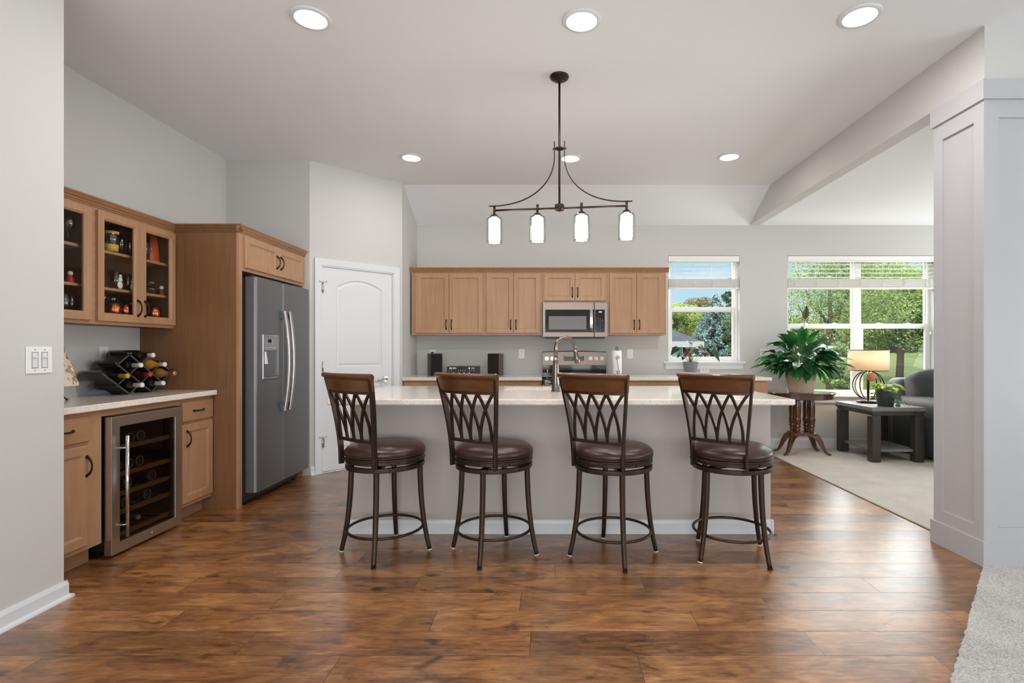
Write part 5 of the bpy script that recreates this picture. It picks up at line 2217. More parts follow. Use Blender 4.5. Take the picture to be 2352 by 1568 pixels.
speaker(-1.348, 6.200, R(24), 'black bookshelf speaker left of the receiver')
speaker(-0.632, 6.200, R(-12), 'black bookshelf speaker right of the receiver')
rc = thing('stereo_receiver', 'black stereo receiver between the two speakers', 'receiver', (-1.005, 6.17, ZT), 0.0)
m = MB()
m.box(-0.178, 0.178, -0.10, 0.13, 0.006, 0.112)
m.build('case', M_speaker, rc, local=True, bevel=0.002)
m = MB()
m.box(-0.176, 0.176, -0.106, -0.1005, 0.008, 0.110)
fpn_ = m.build('front_panel', M_blackplastic, rc, local=True, bevel=0.001)
for x in (-0.13, -0.086):
    m = MB()
    m.box(x - 0.018, x + 0.018, -0.1075, -0.1062, 0.083, 0.100)
    m.build('level_meter', M_meter, fpn_, local=True)
m = MB()
m.box(0.108, 0.146, -0.1075, -0.1062, 0.083, 0.100)
m.build('tuner_window', M_keys, fpn_, local=True)
m = MB()
m.box(0.136, 0.168, -0.1075, -0.1062, 0.014, 0.021)
m.build('name_plate', M_plate, fpn_, local=True)
for x in (-0.094, -0.034, 0.026, 0.086):
    m = MB()
    m.cyl((x, -0.106, 0.030), (x, -0.122, 0.030), 0.0145, 0.013, n=20)
    m.build('knob', M_chrome, rc, local=True)
for x in (-0.142, -0.116, -0.038, -0.013, 0.012, 0.037, 0.090, 0.115, 0.140):
    m = MB()
    m.cyl((x, -0.106, 0.061), (x, -0.120, 0.064), 0.0058, 0.0045, n=10)
    m.build('toggle', M_chrome, rc, local=True)
m = MB()
m.cyl((0.085, -0.106, 0.092), (0.085, -0.112, 0.092), 0.010, n=16)
m.build('power_button', M_plate, rc, local=True)
for x in (-0.15, 0.15):
    for y in (-0.07, 0.10):
        m = MB()
        m.cyl((x, y, 0.0), (x, y, 0.0062), 0.012, n=10)
        m.build('foot', M_rubber, rc, local=True)
m = MB()
m.tube([(-0.172, 0.10, 0.04), (-0.20, 0.08, 0.045), (-0.205, 0.0, 0.05), (-0.215, -0.04, 0.02), (-0.225, -0.02, 0.004), (-0.235, 0.06, 0.004)], 0.003, 6)
m.build('speaker_wire', M_blackplastic, rc, local=True)

# paper towel stand with a roll
X, Y = 0.793, 6.07
pt_ = thing('paper_towel_stand', 'black wire paper towel stand with scroll front, right of the range', 'paper towel stand', (X, Y, ZT))
m = MB()
m.lathe([(0, 0.010), (0.058, 0.010), (0.060, 0.014), (0.058, 0.018), (0, 0.018)], n=28)
m.tube([(-0.075, -0.055, 0.014), (0.075, -0.055, 0.014)], 0.005, 8)
for x in (-0.07, 0.07):
    m.ball((x, -0.055, 0.010), 0.0098, 10, 8)
m.ball((0, 0.062, 0.010), 0.0098, 10, 8)
m.tube([(0, -0.055, 0.014), (0, 0.062, 0.014)], 0.005, 8)
m.build('base', M_blackplastic, pt_, local=True)
m = MB()
m.cyl((0, 0, 0.018), (0, 0, 0.310), 0.0045, n=8)
m.tube([(0, 0, 0.305)] + [(0.014 * math.sin(a), 0, 0.322 - 0.014 * math.cos(a)) for a in np.linspace(0.0, 5.6, 12)], 0.004, 8)
m.build('post', M_blackplastic, pt_, local=True)
m = MB()
pts = []
for i in range(26):          # upper scroll, S stem, lower scroll
    a = i / 25 * 2 * math.pi * 1.35
    r_ = 0.006 + 0.020 * (i / 25)
    pts.append((0.004 + r_ * math.cos(a + 2.2), -0.066, 0.215 + r_ * math.sin(a + 2.2)))
low = []
for i in range(26):
    a = i / 25 * 2 * math.pi * 1.35
    r_ = 0.005 + 0.018 * (i / 25)
    low.append((0.002 - r_ * math.cos(a + 2.2), -0.066, 0.050 - r_ * math.sin(a + 2.2)))
m.tube(pts + low[::-1], 0.0028, 8)
m.build('scroll', M_blackplastic, pt_, local=True)
ro = thing('paper_towel_roll', 'white paper towel roll on the black wire stand', 'paper towel', (X, Y, ZT + 0.019))
m = MB()
m.lathe([(0.019, 0.0), (0.056, 0.0), (0.0575, 0.002), (0.0575, 0.275), (0.056, 0.277), (0.019, 0.277)], n=32, closed=True)
m.build('sheets', M_paper, ro, local=True)
m = MB()
m.lathe([(0.0165, 0.001), (0.0188, 0.001), (0.0188, 0.276), (0.0165, 0.276)], n=20, closed=True)
m.build('core_tube', plain('card', (176, 150, 120), 0.9), ro, local=True)


# ------------------------------------------------------------------ leaves
def leaf(mb, base, direction, length, width, droop=0.5, fold=0.18, up=(0, 0, 1), n=7, shape=1.0, roll=0.0):
    """pointed blade that leaves base along direction and bends down"""
    p = Vector(base)
    d = Vector(direction).normalized()
    side = d.cross(Vector(up))
    if side.length < 1e-3:
        side = Vector((1, 0, 0))
    side.normalize()
    side = Matrix.Rotation(roll, 3, d) @ side
    vs, fs = [], []
    step = length / n
    for i in range(n + 1):
        t = i / n
        w = width * 0.5 * (math.sin(math.pi * min(1, t ** (0.72 * shape))) ** 0.85 if 0 < t < 1 else 0.0) + (0.001 if i in (0, n) else 0)
        nrm = side.cross(d).normalized()
        vs += [p - side * w + nrm * w * fold, p.copy(), p + side * w + nrm * w * fold]
        p = p + d * step
        d = (d + Vector((0, 0, -1)) * droop / n).normalized()
    for i in range(n):
        a = i * 3
        fs += [(a, a + 1, a + 4, a + 3), (a + 1, a + 2, a + 5, a + 4)]
    mb.add(vs, fs, True)


def heart(mb, base, direction, length, width, droop=0.8, up=(0, 0, 1), cup=0.15, roll=0.0):
    """heart-shaped blade with two back lobes"""
    d = Vector(direction).normalized()
    side = d.cross(Vector(up))
    side = side.normalized() if side.length > 1e-3 else Vector((1, 0, 0))
    side = Matrix.Rotation(roll, 3, d) @ side
    out = [(-0.16, 0.12), (-0.22, 0.26), (-0.12, 0.42), (0.08, 0.50), (0.30, 0.47), (0.55, 0.34), (0.78, 0.17), (1.0, 0.0)]
    nrm = side.cross(d).normalized()

    def P_(t, w):
        return Vector(base) + d * (length * t) + side * (width * w) + nrm * (cup * width * abs(w)) + Vector((0, 0, -1)) * droop * length * max(0, t) ** 2 * 0.5
    L = [P_(t, w) for t, w in out]
    Rr = [P_(t, -w) for t, w in out]
    mid = [P_(0.0, 0), P_(0.0, 0), P_(0.02, 0), P_(0.10, 0), P_(0.30, 0), P_(0.55, 0), P_(0.78, 0), P_(1.0, 0)]
    vs = L + Rr + mid
    fs = []
    for i in range(7):
        fs.append((i, i + 1, 16 + i + 1, 16 + i))
        fs.append((8 + i + 1, 8 + i, 16 + i, 16 + i + 1))
    mb.add(vs, fs, True)


# red anthurium on the worktop
ax, ay = 1.668, 6.14
an = thing('potted_anthurium', 'red anthurium in a grey pot under the narrow window', 'potted plant', (ax, ay, ZT))
m = MB()
m.lathe([(0.0, 0.0), (0.058, 0.0), (0.062, 0.004), (0.090, 0.158), (0.091, 0.165), (0.086, 0.165), (0.080, 0.145), (0.0, 0.145)], n=36)
m.build('pot', M_pot_grey, an, local=True)
m = MB()
m.lathe([(0.0, 0.150), (0.06, 0.149), (0.0795, 0.1455)], n=24)
m.build('soil', M_soil, an, local=True)
K = 195.0
P2 = lambda x, y, dy=0.0: ((x - 1260) / K - ax, dy, EYE - (y - 803) / K - ZT)
ml, mr_, md, ms = MB(), MB(), MB(), MB()
base = (0, 0, 0.148)


def stalk(mb, tip, b, r=0.0024):
    mid = Vector(b).lerp(Vector(tip), 0.55) + Vector((0, 0, 0.03))
    mb.tube([b, mid, tip], r, 6)


for (x, y, dy, dirv, L_, W_, kind) in (
        (1553, 800, -0.03, (-0.8, -0.25, -0.55), 0.105, 0.085, 'g'), (1563, 812, -0.06, (-0.75, -0.5, -0.25), 0.095, 0.07, 'g'), (1636, 807, -0.02, (0.55, -0.3, -0.8), 0.125, 0.085, 'g'),
        (1614, 808, -0.07, (-0.2, -0.8, -0.45), 0.105, 0.10, 'd'), (1596, 798, -0.05, (0.6, -0.5, 0.1), 0.075, 0.075, 'g'), (1585, 788, 0.02, (-0.4, -0.5, 0.35), 0.09, 0.08, 'g'),
        (1589, 801, -0.08, (0.1, -0.8, -0.5), 0.08, 0.075, 'g'), (1586, 814, -0.08, (0.3, -0.8, -0.1), 0.07, 0.06, 'G'), (1577, 804, -0.03, (-0.5, -0.6, -0.3), 0.09, 0.07, 'd'),
        (1573, 808, -0.06, (-0.3, -0.8, -0.5), 0.09, 0.075, 'd'), (1567, 820, -0.05, (-0.5, -0.7, -0.5), 0.05, 0.045, 'g'), (1573, 797, 0.0, (-0.6, -0.4, 0.3), 0.07, 0.065, 'd'),
        (1588, 785, -0.01, (-0.2, -0.7, 0.2), 0.085, 0.075, 'd'), (1580, 800, -0.01, (0.0, -0.8, -0.4), 0.075, 0.065, 'd'), (1603, 793, -0.04, (0.5, -0.6, -0.2), 0.085, 0.08, 'r'),
        (1582, 812, -0.05, (-0.1, -0.8, -0.5), 0.06, 0.05, 'd')):
    tip = P2(x, y, dy)
    if kind in 'dr':
        L_, W_ = L_ * 0.78, W_ * 0.74
    stalk(ms, tip, (base[0] + tip[0] * 0.12, dy * 0.2, 0.148))
    heart({'g': ml, 'G': ml, 'd': md, 'r': mr_}[kind], tip, dirv, L_, W_, 0.5, up=(0, -0.6, 1))
ms.build('stems', M_stem, an, local=True)
ml.build('leaves', M_anth_leaf, an, local=True, recalc=False)
md.build('dark_flowers', M_anth_dark, an, local=True, recalc=False)
mr_.build('red_flower', M_anth_red, an, local=True, recalc=False)

# ------------------------------------------------------------------ sitting room: pedestal table, basket, peace lily
tx, ty, tz = 2.957, 6.100, 0.0115
tb = thing('pedestal_table', 'oval mahogany pedestal table under the peace lily', 'table', (tx, ty, tz))
TZ = 0.725 - tz
ell = lambda rx, ry, z, n=48: [(rx * math.cos(2 * math.pi * k / n), ry * math.sin(2 * math.pi * k / n), z) for k in range(n)]
m = MB()
m.sweep([ell(0.374, 0.262, TZ - 0.022), ell(0.379, 0.267, TZ - 0.016), ell(0.380, 0.268, TZ - 0.006), ell(0.374, 0.262, TZ)], smooth=False)
m.build('tabletop', M_mahogany_h, tb, local=True)
m = MB()
m.sweep([ell(0.345, 0.238, TZ - 0.075), ell(0.352, 0.245, TZ - 0.070), ell(0.352, 0.245, TZ - 0.0225)], smooth=False)
m.build('apron', M_mahogany_h, tb, local=True)
m = MB()
m.box(-0.13, 0.13, -0.10, 0.10, 0.215, 0.250)
m.build('platform', M_mahogany, tb, local=True, bevel=0.006)
for sx, sy in ((-1, -1), (1, -1), (1, 1), (-1, 1)):
    m = MB()
    h0 = 0.2505
    m.lathe([(0.023, h0), (0.030, h0 + 0.008), (0.021, h0 + 0.020), (0.033, h0 + 0.032), (0.033, h0 + 0.040), (0.022, h0 + 0.052), (0.034, h0 + 0.066), (0.038, h0 + 0.075), (0.030, h0 + 0.088),
             (0.036, h0 + 0.105), (0.040, h0 + 0.150), (0.0405, h0 + 0.162), (0.033, h0 + 0.168), (0.0345, h0 + 0.185), (0.038, h0 + 0.26), (0.036, h0 + 0.33), (0.029, h0 + 0.375), (0.028, TZ - 0.0755)], c=(sx * 0.082, sy * 0.062, 0), n=20)
    m.build('turned_column', M_mahogany, tb, local=True)
    m = MB()
    pf = [(0.085, 0.232, 0.030), (0.125, 0.226, 0.036), (0.165, 0.195, 0.036), (0.195, 0.145, 0.030), (0.218, 0.090, 0.024), (0.240, 0.045, 0.018), (0.268, 0.018, 0.012), (0.305, 0.008, 0.008)]
    d = Vector((sx * 0.88, sy * 0.47, 0)).normalized()
    sdv = Vector((-d.y, d.x, 0))
    secs = []
    for i, (r_, z, th) in enumerate(pf):
        p = d * r_ + Vector((0, 0, z))
        j0, j1 = pf[max(0, i - 1)], pf[min(len(pf) - 1, i + 1)]
        tg = (d * (j1[0] - j0[0]) + Vector((0, 0, j1[1] - j0[1]))).normalized()
        nn = sdv.cross(tg).normalized()
        w = 0.020 - 0.0006 * i
        secs.append([p + sdv * w + nn * th * 0.9, p - sdv * w + nn * th * 0.9, p - sdv * w - nn * th * 0.9, p + sdv * w - nn * th * 0.9])
    for s_ in secs[-2:]:
        for v in s_:
            v.z = max(v.z, 0.0005)
    m.sweep(secs, smooth=False)
    m.build('leg', M_mahogany, tb, local=True, bevel=0.004)

bk = thing('potted_peace_lily', 'peace lily in a wicker basket on the mahogany table', 'potted plant', (2.925, 6.055, 0.7255))
m = MB()
m.lathe([(0.0, 0.0), (0.128, 0.0), (0.132, 0.006), (0.172, 0.258), (0.175, 0.268), (0.170, 0.272), (0.164, 0.262), (0.126, 0.02), (0.0, 0.02)], n=44)
m.build('basket', M_basket, bk, local=True)
m = MB()
m.lathe([(0.0, 0.215), (0.150, 0.215), (0.158, 0.295), (0.166, 0.302), (0.160, 0.306), (0.150, 0.298), (0.140, 0.24), (0.0, 0.24)], n=36)
m.build('pot', plain('terracotta_liner', (120, 72, 50), 0.6), bk, local=True)
ml, ms = MB(), MB()
rl = random.Random(11)
for i in range(118):
    az = rl.uniform(0, 2 * math.pi)
    tier = rl.random()
    el = R(rl.uniform(20, 84)) if tier > 0.40 else R(rl.uniform(-4, 34))
    reach = rl.uniform(0.12, 0.33) * (1.0 if tier > 0.4 else 0.9)
    d = Vector((math.cos(az) * math.cos(el), math.sin(az) * math.cos(el) * 0.62, math.sin(el)))
    b = Vector((math.cos(az) * 0.07 * rl.random(), math.sin(az) * 0.07 * rl.random(), 0.25))
    tip = b + Vector((d.x * reach * 1.02, d.y * reach * 0.8, 0.06 + d.z * reach * 0.80))
    mid = b.lerp(tip, 0.5) + Vector((0, 0, 0.03))
    ms.tube([b, mid, tip], 0.0028, 5)
    out = Vector((d.x, d.y, d.z * 0.55 - 0.15)).normalized()
    L_ = rl.uniform(0.18, 0.27)
    leaf(ml, tip, out, L_, L_ * rl.uniform(0.40, 0.52), droop=rl.uniform(0.7, 1.7) if tier > 0.25 else rl.uniform(0.3, 0.8), fold=rl.uniform(0.1, 0.35), roll=rl.uniform(-0.5, 0.5))
# the drooping old leaves that lean out to the left and right
for az, el, reach, L_ in ((180, 38, 0.38, 0.22), (188, 52, 0.36, 0.22), (172, 20, 0.36, 0.20), (0, 36, 0.40, 0.24), (8, 50, 0.33, 0.24), (-6, 22, 0.42, 0.22), (10, 64, 0.34, 0.22), (-10, 12, 0.40, 0.20), (200, 8, 0.36, 0.2), (150, 78, 0.36, 0.2)):
    az, el = R(az), R(el)
    d = Vector((math.cos(az) * math.cos(el), math.sin(az) * math.cos(el), math.sin(el)))
    b = Vector((d.x * 0.05, d.y * 0.05, 0.25))
    tip = b + d * reach * 0.85
    ms.tube([b, b.lerp(tip, 0.5) + Vector((0, 0, 0.03)), tip], 0.003, 5)
    leaf(ml, tip, Vector((d.x, d.y - 0.2, d.z * 0.5)), L_, L_ * 0.40, droop=0.7, fold=0.2, roll=rl.uniform(-0.6, 0.6))
# leaves hanging over the rim towards the viewer
for az in range(196, 350, 9):
    a = R(az + rl.uniform(-5, 5))
    d = Vector((math.cos(a), math.sin(a) * 0.8, 0))
    b = Vector((d.x * 0.06, d.y * 0.06, 0.26))
    tip = Vector((d.x * rl.uniform(0.17, 0.30), d.y * 0.21, 0.30 + rl.uniform(-0.03, 0.05)))
    ms.tube([b, b.lerp(tip, 0.5) + Vector((0, 0, 0.05)), tip], 0.003, 5)
    L_ = rl.uniform(0.18, 0.24)
    leaf(ml, tip, Vector((d.x, d.y * 0.6, -0.35)), L_, L_ * 0.42, droop=1.6, fold=0.2, roll=rl.uniform(-0.4, 0.4))
for mm in (ml, ms):
    mm.v = [(x, y if y < 0.15 else 0.15 + 0.18 * math.tanh((y - 0.15) / 0.18), z) for x, y, z in mm.v]
ms.build('stems', plain('lily_stem', (58, 98, 52), 0.4), bk, local=True)
ml.build('leaves', M_lily, bk, local=True, recalc=False)
m = MB()
m.tube([(0.0, 0.02, 0.25), (0.02, 0.02, 0.55), (0.045, 0.0, 0.86)], 0.0035, 6)
fs_ = m.build('flower_stalk', M_stem, bk, local=True)
m = MB()
leaf(m, (0.045, 0.0, 0.85), (0.06, -0.1, 1.0), 0.16, 0.062, droop=0.0, fold=0.7, up=(0, -1, 0))
leaf(m, (0.045, 0.002, 0.85), (0.10, 0.1, 1.0), 0.13, 0.05, droop=0.0, fold=0.7, up=(0, 1, 0))
m.build('spathe', M_spathe, fs_, local=True, recalc=False)

# ------------------------------------------------------------------ end table, lamp, pothos
ex0, ex1, ey0, ey1 = 3.462, 4.036, 5.590, 6.300
et = thing('end_table', 'grey plank end table with square post legs, beside the sofa', 'table', (3.75, 5.945, 0.0115))
m = MB()
m.box(ex0, ex1, ey0, ey1, 0.560, 0.602)
m.build('tabletop', M_greywood, et, bevel=0.004)
m = MB()
m.box(ex0 + 0.012, ex1 - 0.012, ey0 + 0.012, ey1 - 0.012, 0.515, 0.5597)
m.build('apron', M_darkwood, et, bevel=0.002)
for xx in (ex0 - 0.002, ex1 - 0.10):
    for yy in (ey0 - 0.002, ey1 - 0.10):
        m = MB()
        m.box(xx, xx + 0.102, yy, yy + 0.102, 0.540, 0.5595)
        m.build('corner_joint', M_darkwood, et, bevel=0.002)
for xx in (ex0 + 0.004, ex1 - 0.104):
    for yy in (ey0 + 0.004, ey1 - 0.104):
        m = MB()
        m.box(xx, xx + 0.100, yy, yy + 0.100, 0.0116, 0.5148)
        m.build('leg', M_darkwood, et, bevel=0.014, seg=3)
m = MB()
m.box(ex0 + 0.05, ex1 - 0.05, ey0 + 0.05, ey1 - 0.05, 0.118, 0.146)
m.build('shelf', M_greywood, et, bevel=0.003)

lx, ly = 3.735, 6.105
lm = thing('table_lamp', 'lit table lamp with linen drum shade and bronze ring base', 'lamp', (lx, ly, 0.6022))
m = MB()
m.lathe([(0, 0), (0.118, 0), (0.120, 0.004), (0.120, 0.018), (0.116, 0.024), (0, 0.026)], n=36)
m.build('foot', M_bronze, lm, local=True)
m = MB()
m.cyl((0, 0, 0.026), (0, 0, 0.47), 0.009, n=10)
m.build('stem', M_bronze, lm, local=True)
for k, (az, rx, sh) in enumerate(((8, 0.168, -0.03), (55, 0.140, 0.0), (100, 0.128, 0.0), (146, 0.158, 0.02))):
    m = MB()
    a = R(az)
    pts = [(math.cos(a) * (rx * math.cos(q)), math.sin(a) * (rx * math.cos(q)), 0.205 + 0.165 * math.sin(q)) for q in [2 * math.pi * i / 40 for i in range(40)]]
    m.tube(pts, 0.0062 if k else 0.005, 8, closed=True)
    m.build('ring', M_bronze, lm, local=True)
m = MB()
m.ball((-0.065, -0.165, 0.31), (0.050, 0.030, 0.052), 18, 12)
md_ = m.build('clay_medallion', M_wicker_ball, lm, local=True)
sz0, sz1 = 0.378, 0.612
m = MB()
m.lathe([(0.204, sz0), (0.210, sz0), (0.210, sz1), (0.204, sz1)], n=56, closed=True)
sd_ = m.build('shade', M_shade, lm, local=True)
for z in (sz0 - 0.001, sz1 + 0.001):
    m = MB()
    m.tube([(0.2085 * math.cos(q), 0.2085 * math.sin(q), z) for q in [2 * math.pi * i / 56 for i in range(56)]], 0.0042, 6, closed=True)
    m.build('shade_trim', M_bronze, sd_, local=True)
m = MB()
m.cyl((0, 0, 0.47), (0, 0, 0.50), 0.018, n=12)
m.ball((0, 0, 0.530), (0.03, 0.03, 0.036), 14, 10)
m.build('bulb', plain('lit_bulb', (255, 240, 214), 0.5, emis=(255, 206, 140), estr=8.0), lm, local=True)
m = MB()
for q in range(3):
    a = 2 * math.pi * q / 3
    m.tube([(0, 0, sz1 - 0.006), (0.2035 * math.cos(a), 0.2035 * math.sin(a), sz1 - 0.004)], 0.002, 6)
m.cyl((0, 0, 0.56), (0, 0, sz1 + 0.020), 0.004, n=8)
m.ball((0, 0, sz1 + 0.028), 0.010, 10, 8)
m.build('finial', M_bronze, lm, local=True)
lamp_light('lamp_glow', lm, (0, 0, 0.50), 15.0, 'POINT', 0.05, (1.0, 0.75, 0.46))

gx, gy = 3.705, 5.745
po = thing('potted_pothos', 'lime pothos in a charcoal pot on the end table', 'potted plant', (gx, gy, 0.6022))
m = MB()
m.lathe([(0, 0), (0.074, 0), (0.077, 0.004), (0.098, 0.165), (0.098, 0.172), (0.092, 0.172), (0.086, 0.15), (0, 0.15)], n=32)
m.build('pot', M_pot_dark, po, local=True)
ml, md, ms = MB(), MB(), MB()
rp = random.Random(5)
for i in range(46):
    az = rp.uniform(0, 2 * math.pi)
    r_ = rp.uniform(0.01, 0.12)
    tip = (math.cos(az) * r_ + 0.012, math.sin(az) * r_, 0.175 + rp.uniform(0.0, 0.075) * (1.2 - r_ * 5))
    ms.tube([(0, 0, 0.15), (tip[0] * 0.5, tip[1] * 0.5, tip[2] * 0.95), tip], 0.0018, 5)
    heart(ml, tip, (math.cos(az), math.sin(az), 0.15), rp.uniform(0.055, 0.085), rp.uniform(0.05, 0.07), 0.9, roll=rp.uniform(-0.5, 0.5))
for x, y, z, s in ((0.03, -0.10, 0.10, 0.07), (0.05, -0.10, 0.055, 0.065), (-0.02, -0.10, 0.075, 0.06), (0.075, -0.095, 0.10, 0.055), (0.05, -0.11, 0.02, 0.05), (0.15, -0.07, 0.06, 0.06), (0.17, -0.09, 0.035, 0.05), (0.13, -0.08, 0.085, 0.05), (0.02, -0.115, 0.12, 0.06)):
    heart(md, (x, y, z), (0.2, -0.8, -0.4), s, s * 0.9, 0.6, roll=rp.uniform(-0.8, 0.8))
ms.tube([(0.06, -0.05, 0.165), (0.09, -0.085, 0.12), (0.10, -0.10, 0.05), (0.13, -0.11, 0.012), (0.19, -0.10, 0.03)], 0.002, 5)
ms.tube([(0.03, -0.06, 0.165), (0.04, -0.105, 0.12), (0.045, -0.11, 0.02)], 0.002, 5)
# taller variegated shoots on the lamp side
for x, y, z in ((-0.10, 0.02, 0.20), (-0.13, 0.0, 0.14), (-0.07, 0.0, 0.24), (-0.15, -0.02, 0.10), (-0.10, -0.03, 0.09)):
    ms.tube([(-0.02, 0, 0.15), (x * 0.7, y, max(0.175, z)), (x, y, z)], 0.002, 5)
    for q in range(3):
        a = rp.uniform(2.0, 4.4)
        heart(ml, (x, y, z), (math.cos(a), -0.5, rp.uniform(-0.2, 0.4)), 0.07, 0.04, 0.5)
for mm in (ml, md, ms):
    mm.v = [(x, y, max(z, 0.003)) for x, y, z in mm.v]
ms.build('stems', M_stem, po, local=True)
ml.build('leaves', M_pothos, po, local=True, recalc=False)
md.build('trailing_leaves', M_pothos_dark, po, local=True, recalc=False)

# ------------------------------------------------------------------ sofa
so = thing('sofa', 'charcoal velvet sofa behind the end table, partly behind the column', 'sofa', (5.0, 5.9, 0.0115))


def soft(name, b, mat, parent, r=0.06, seg=5):
    m = MB()
    m.box(*b)
    o = m.build(name, mat, parent, bevel=r, seg=seg)
    o.data.polygons.foreach_set('use_smooth', [True] * len(o.data.polygons))
    return o


soft('arm', (4.105, 4.395, 5.250, 6.330, 0.035, 0.690), M_sofa, so, 0.10)
soft('seat_base', (4.350, 6.150, 5.300, 6.300, 0.035, 0.300), M_sofa, so, 0.03)
soft('back', (4.120, 6.380, 6.150, 6.412, 0.035, 0.885), M_sofa, so, 0.09)
soft('arm', (6.105, 6.395, 5.250, 6.330, 0.035, 0.690), M_sofa, so, 0.10)
for k in range(2):
    soft('seat_cushion', (4.400 + k * 0.85, 5.245 + k * 0.85, 5.280, 6.150, 0.300, 0.470), M_sofa, so, 0.06)
for k in range(2):
    m = MB()
    Mr = Matrix.Rotation(R(-9), 4, 'X')
    m.ball((4.63 + k * 0.90, 6.06, 0.775), (0.455, 0.165, 0.225), 36, 20, M=Mr, e=0.55)
    m.build('back_cushion', M_cushion, so)
for xx in (4.16, 6.34):
    for yy in (5.32, 6.34):
        m = MB()
        m.cyl((xx, yy, 0.0118), (xx, yy, 0.036), 0.025, n=12)
        m.build('foot', M_blackplastic, so)
m = MB()
Mr = Matrix.Rotation(R(20), 4, 'Z') @ Matrix.Rotation(R(-16), 4, 'X')
m.ball((4.60, 5.68, 0.80), (0.205, 0.075, 0.165), 28, 16, M=Mr, e=0.62)
tag(m.build('throw_pillow', M_pillow), 'grey and white patterned throw pillow on the sofa, at the column edge', 'pillow')

# ------------------------------------------------------------------ left worktop: print on easel, wine rack
ea = thing('art_easel', 'small black wire easel at the near end of the left worktop', 'easel', (-2.97, 3.22, ZT))
m = MB()
for yy in (2.93, 3.150):
    m.tube([(-2.905, yy, 0.920), (-2.945, yy, 0.955), (-2.985, yy, 0.985), (-3.075, yy, 1.20)], 0.0042, 8)
    m.tube([(-2.905, yy, 0.920), (-2.902, yy, 0.918)], 0.007, 8)
    m.ball((-2.904, yy, 0.9215), 0.0068, 8, 6)
    m.tube([(-3.02, yy, 1.07), (-3.10, yy, 0.918)], 0.0042, 8)
m.tube([(-2.985, 2.93, 0.985), (-2.985, 3.150, 0.985)], 0.004, 8)
m.build('wire_frame', M_blackplastic, ea)
ar = thing('art_print', 'cream and brown botanical print standing on the black easel', 'art print', (-3.0, 3.2, 0.985))
m = MB()
A0, A1 = Vector((-2.978, 0, 0.9905)), Vector((-3.095, 0, 1.275))
nv = Vector((A1.z - A0.z, 0, -(A1.x - A0.x))).normalized()
vs = []
for off in (0.006, 0.014):
    for yy, q in ((2.96, A0), (3.305, A0), (3.305, A1), (2.96, A1)):
        vs.append(Vector((q.x, yy, q.z)) + nv * off)
m.poly_prism(vs[:4], vs[4:])
m.build('board', M_art, ar)

RKX0, RKX1 = -2.985, -2.865
B0 = (3.572, ZT + 0.0035)
E1, E2 = (0.0985, 0.0675), (-0.0985, 0.0675)
node = lambda i, j: (B0[0] + E1[0] * i + E2[0] * j, B0[1] + E1[1] * i + E2[1] * j)
rk = thing('wine_rack', 'black lattice wine rack on the left worktop', 'wine rack', (-2.975, 3.67, ZT))


def rack_slat(i0, j0, i1, j1):
    a, b = node(i0, j0), node(i1, j1)
    d = Vector((b[0] - a[0], b[1] - a[1])).normalized()
    n_ = Vector((-d.y, d.x)) * 0.0055
    m = MB()
    q = [(a[0] + n_.x, a[1] + n_.y), (b[0] + n_.x, b[1] + n_.y), (b[0] - n_.x, b[1] - n_.y), (a[0] - n_.x, a[1] - n_.y)]
    zmin = min(z for _, z in q)
    if zmin < ZT + 0.0006:
        q = [(y, max(z, ZT + 0.0006)) for y, z in q]
    m.poly_prism([(RKX0, y, z) for y, z in q], [(RKX1, y, z) for y, z in q])
    return m


for s in ((0, 0, 0, 2.25), (1, -1, 1, 2.2), (2, -1, 2, 2.2), (3, -1, 3, 0.25), (0, 0, 3.2, 0), (1, -1, 3.25, -1), (-0.1, 1, 3.15, 1), (0.9, 2, 2.2, 2)):
    m = rack_slat(*s)
    sl_ = m.build('slat', M_rackblack, rk)
    m = rack_slat(*s)
    m.v = [(RKX1 + 0.0012 if x > -2.9 else RKX1 + 0.0001, y, z) for x, y, z in m.v]
    m.build('front_edge', M_rackedge, sl_)
m = MB()
cells = {'a': (0, 0), 'b': (1, -1), 'c': (0, 1), 'd': (1, 0), 'e': (2, -1), 'f': (1, 1), 'g': (2, 0), 'h': (2, 1)}


def rack_bottle(cell, label, gm, cm, out=0.02, cap_len=0.052):
    i, j = cells[cell]
    y, z = node(i + 0.5, j + 0.5)
    # rests in the lower corner of its cell
    M = Matrix.Translation((-3.103 + out, y, z - 0.006)) @ Matrix.Rotation(R(90), 4, 'Y')
    return wine_bottle(label, M, gm, cm, 'bottles in the wine rack', cap_len)


rack_bottle('a', 'dark wine bottle with white cap, bottom row of the rack, nearer the viewer', M_bottle_dark, M_cap_white, 0.02, 0.06)
rack_bottle('b', 'dark wine bottle with white cap, bottom row of the rack, nearer the brown panel', M_bottle_dark, M_cap_white, 0.02, 0.06)
rack_bottle('c', 'dark wine bottle with yellow capsule in the rack', M_bottle_dark, M_cap_yellow, 0.0, 0.06)
rack_bottle('d', 'dark red wine bottle with red cap in the middle of the rack', M_bottle_red, M_cap_red, 0.0, 0.035)
rack_bottle('e', 'bottle with gold foil neck at the right tip of the rack', M_cap_amber, M_cap_gold, 0.03, 0.035)
rack_bottle('f', 'dark wine bottle with white cap, second row down in the rack', M_bottle_dark, M_cap_white, 0.012, 0.06)
rack_bottle('g', 'golden wine bottle with white cap in the rack', M_bottle_gold, M_cap_white, 0.03, 0.03)
rack_bottle('h', 'dark wine bottle with pale cap on the top of the rack', M_bottle_dark, M_cap_white, 0.02, 0.03)


# ------------------------------------------------------------------ glassware in the display cabinets
def tumbler(mb, r0, r1, h, t=0.002):
    mb.lathe([(0, 0.0), (r0, 0.0), (r1, h), (r1 - t, h), (r0 - t, 0.008), (0, 0.008)], n=20)


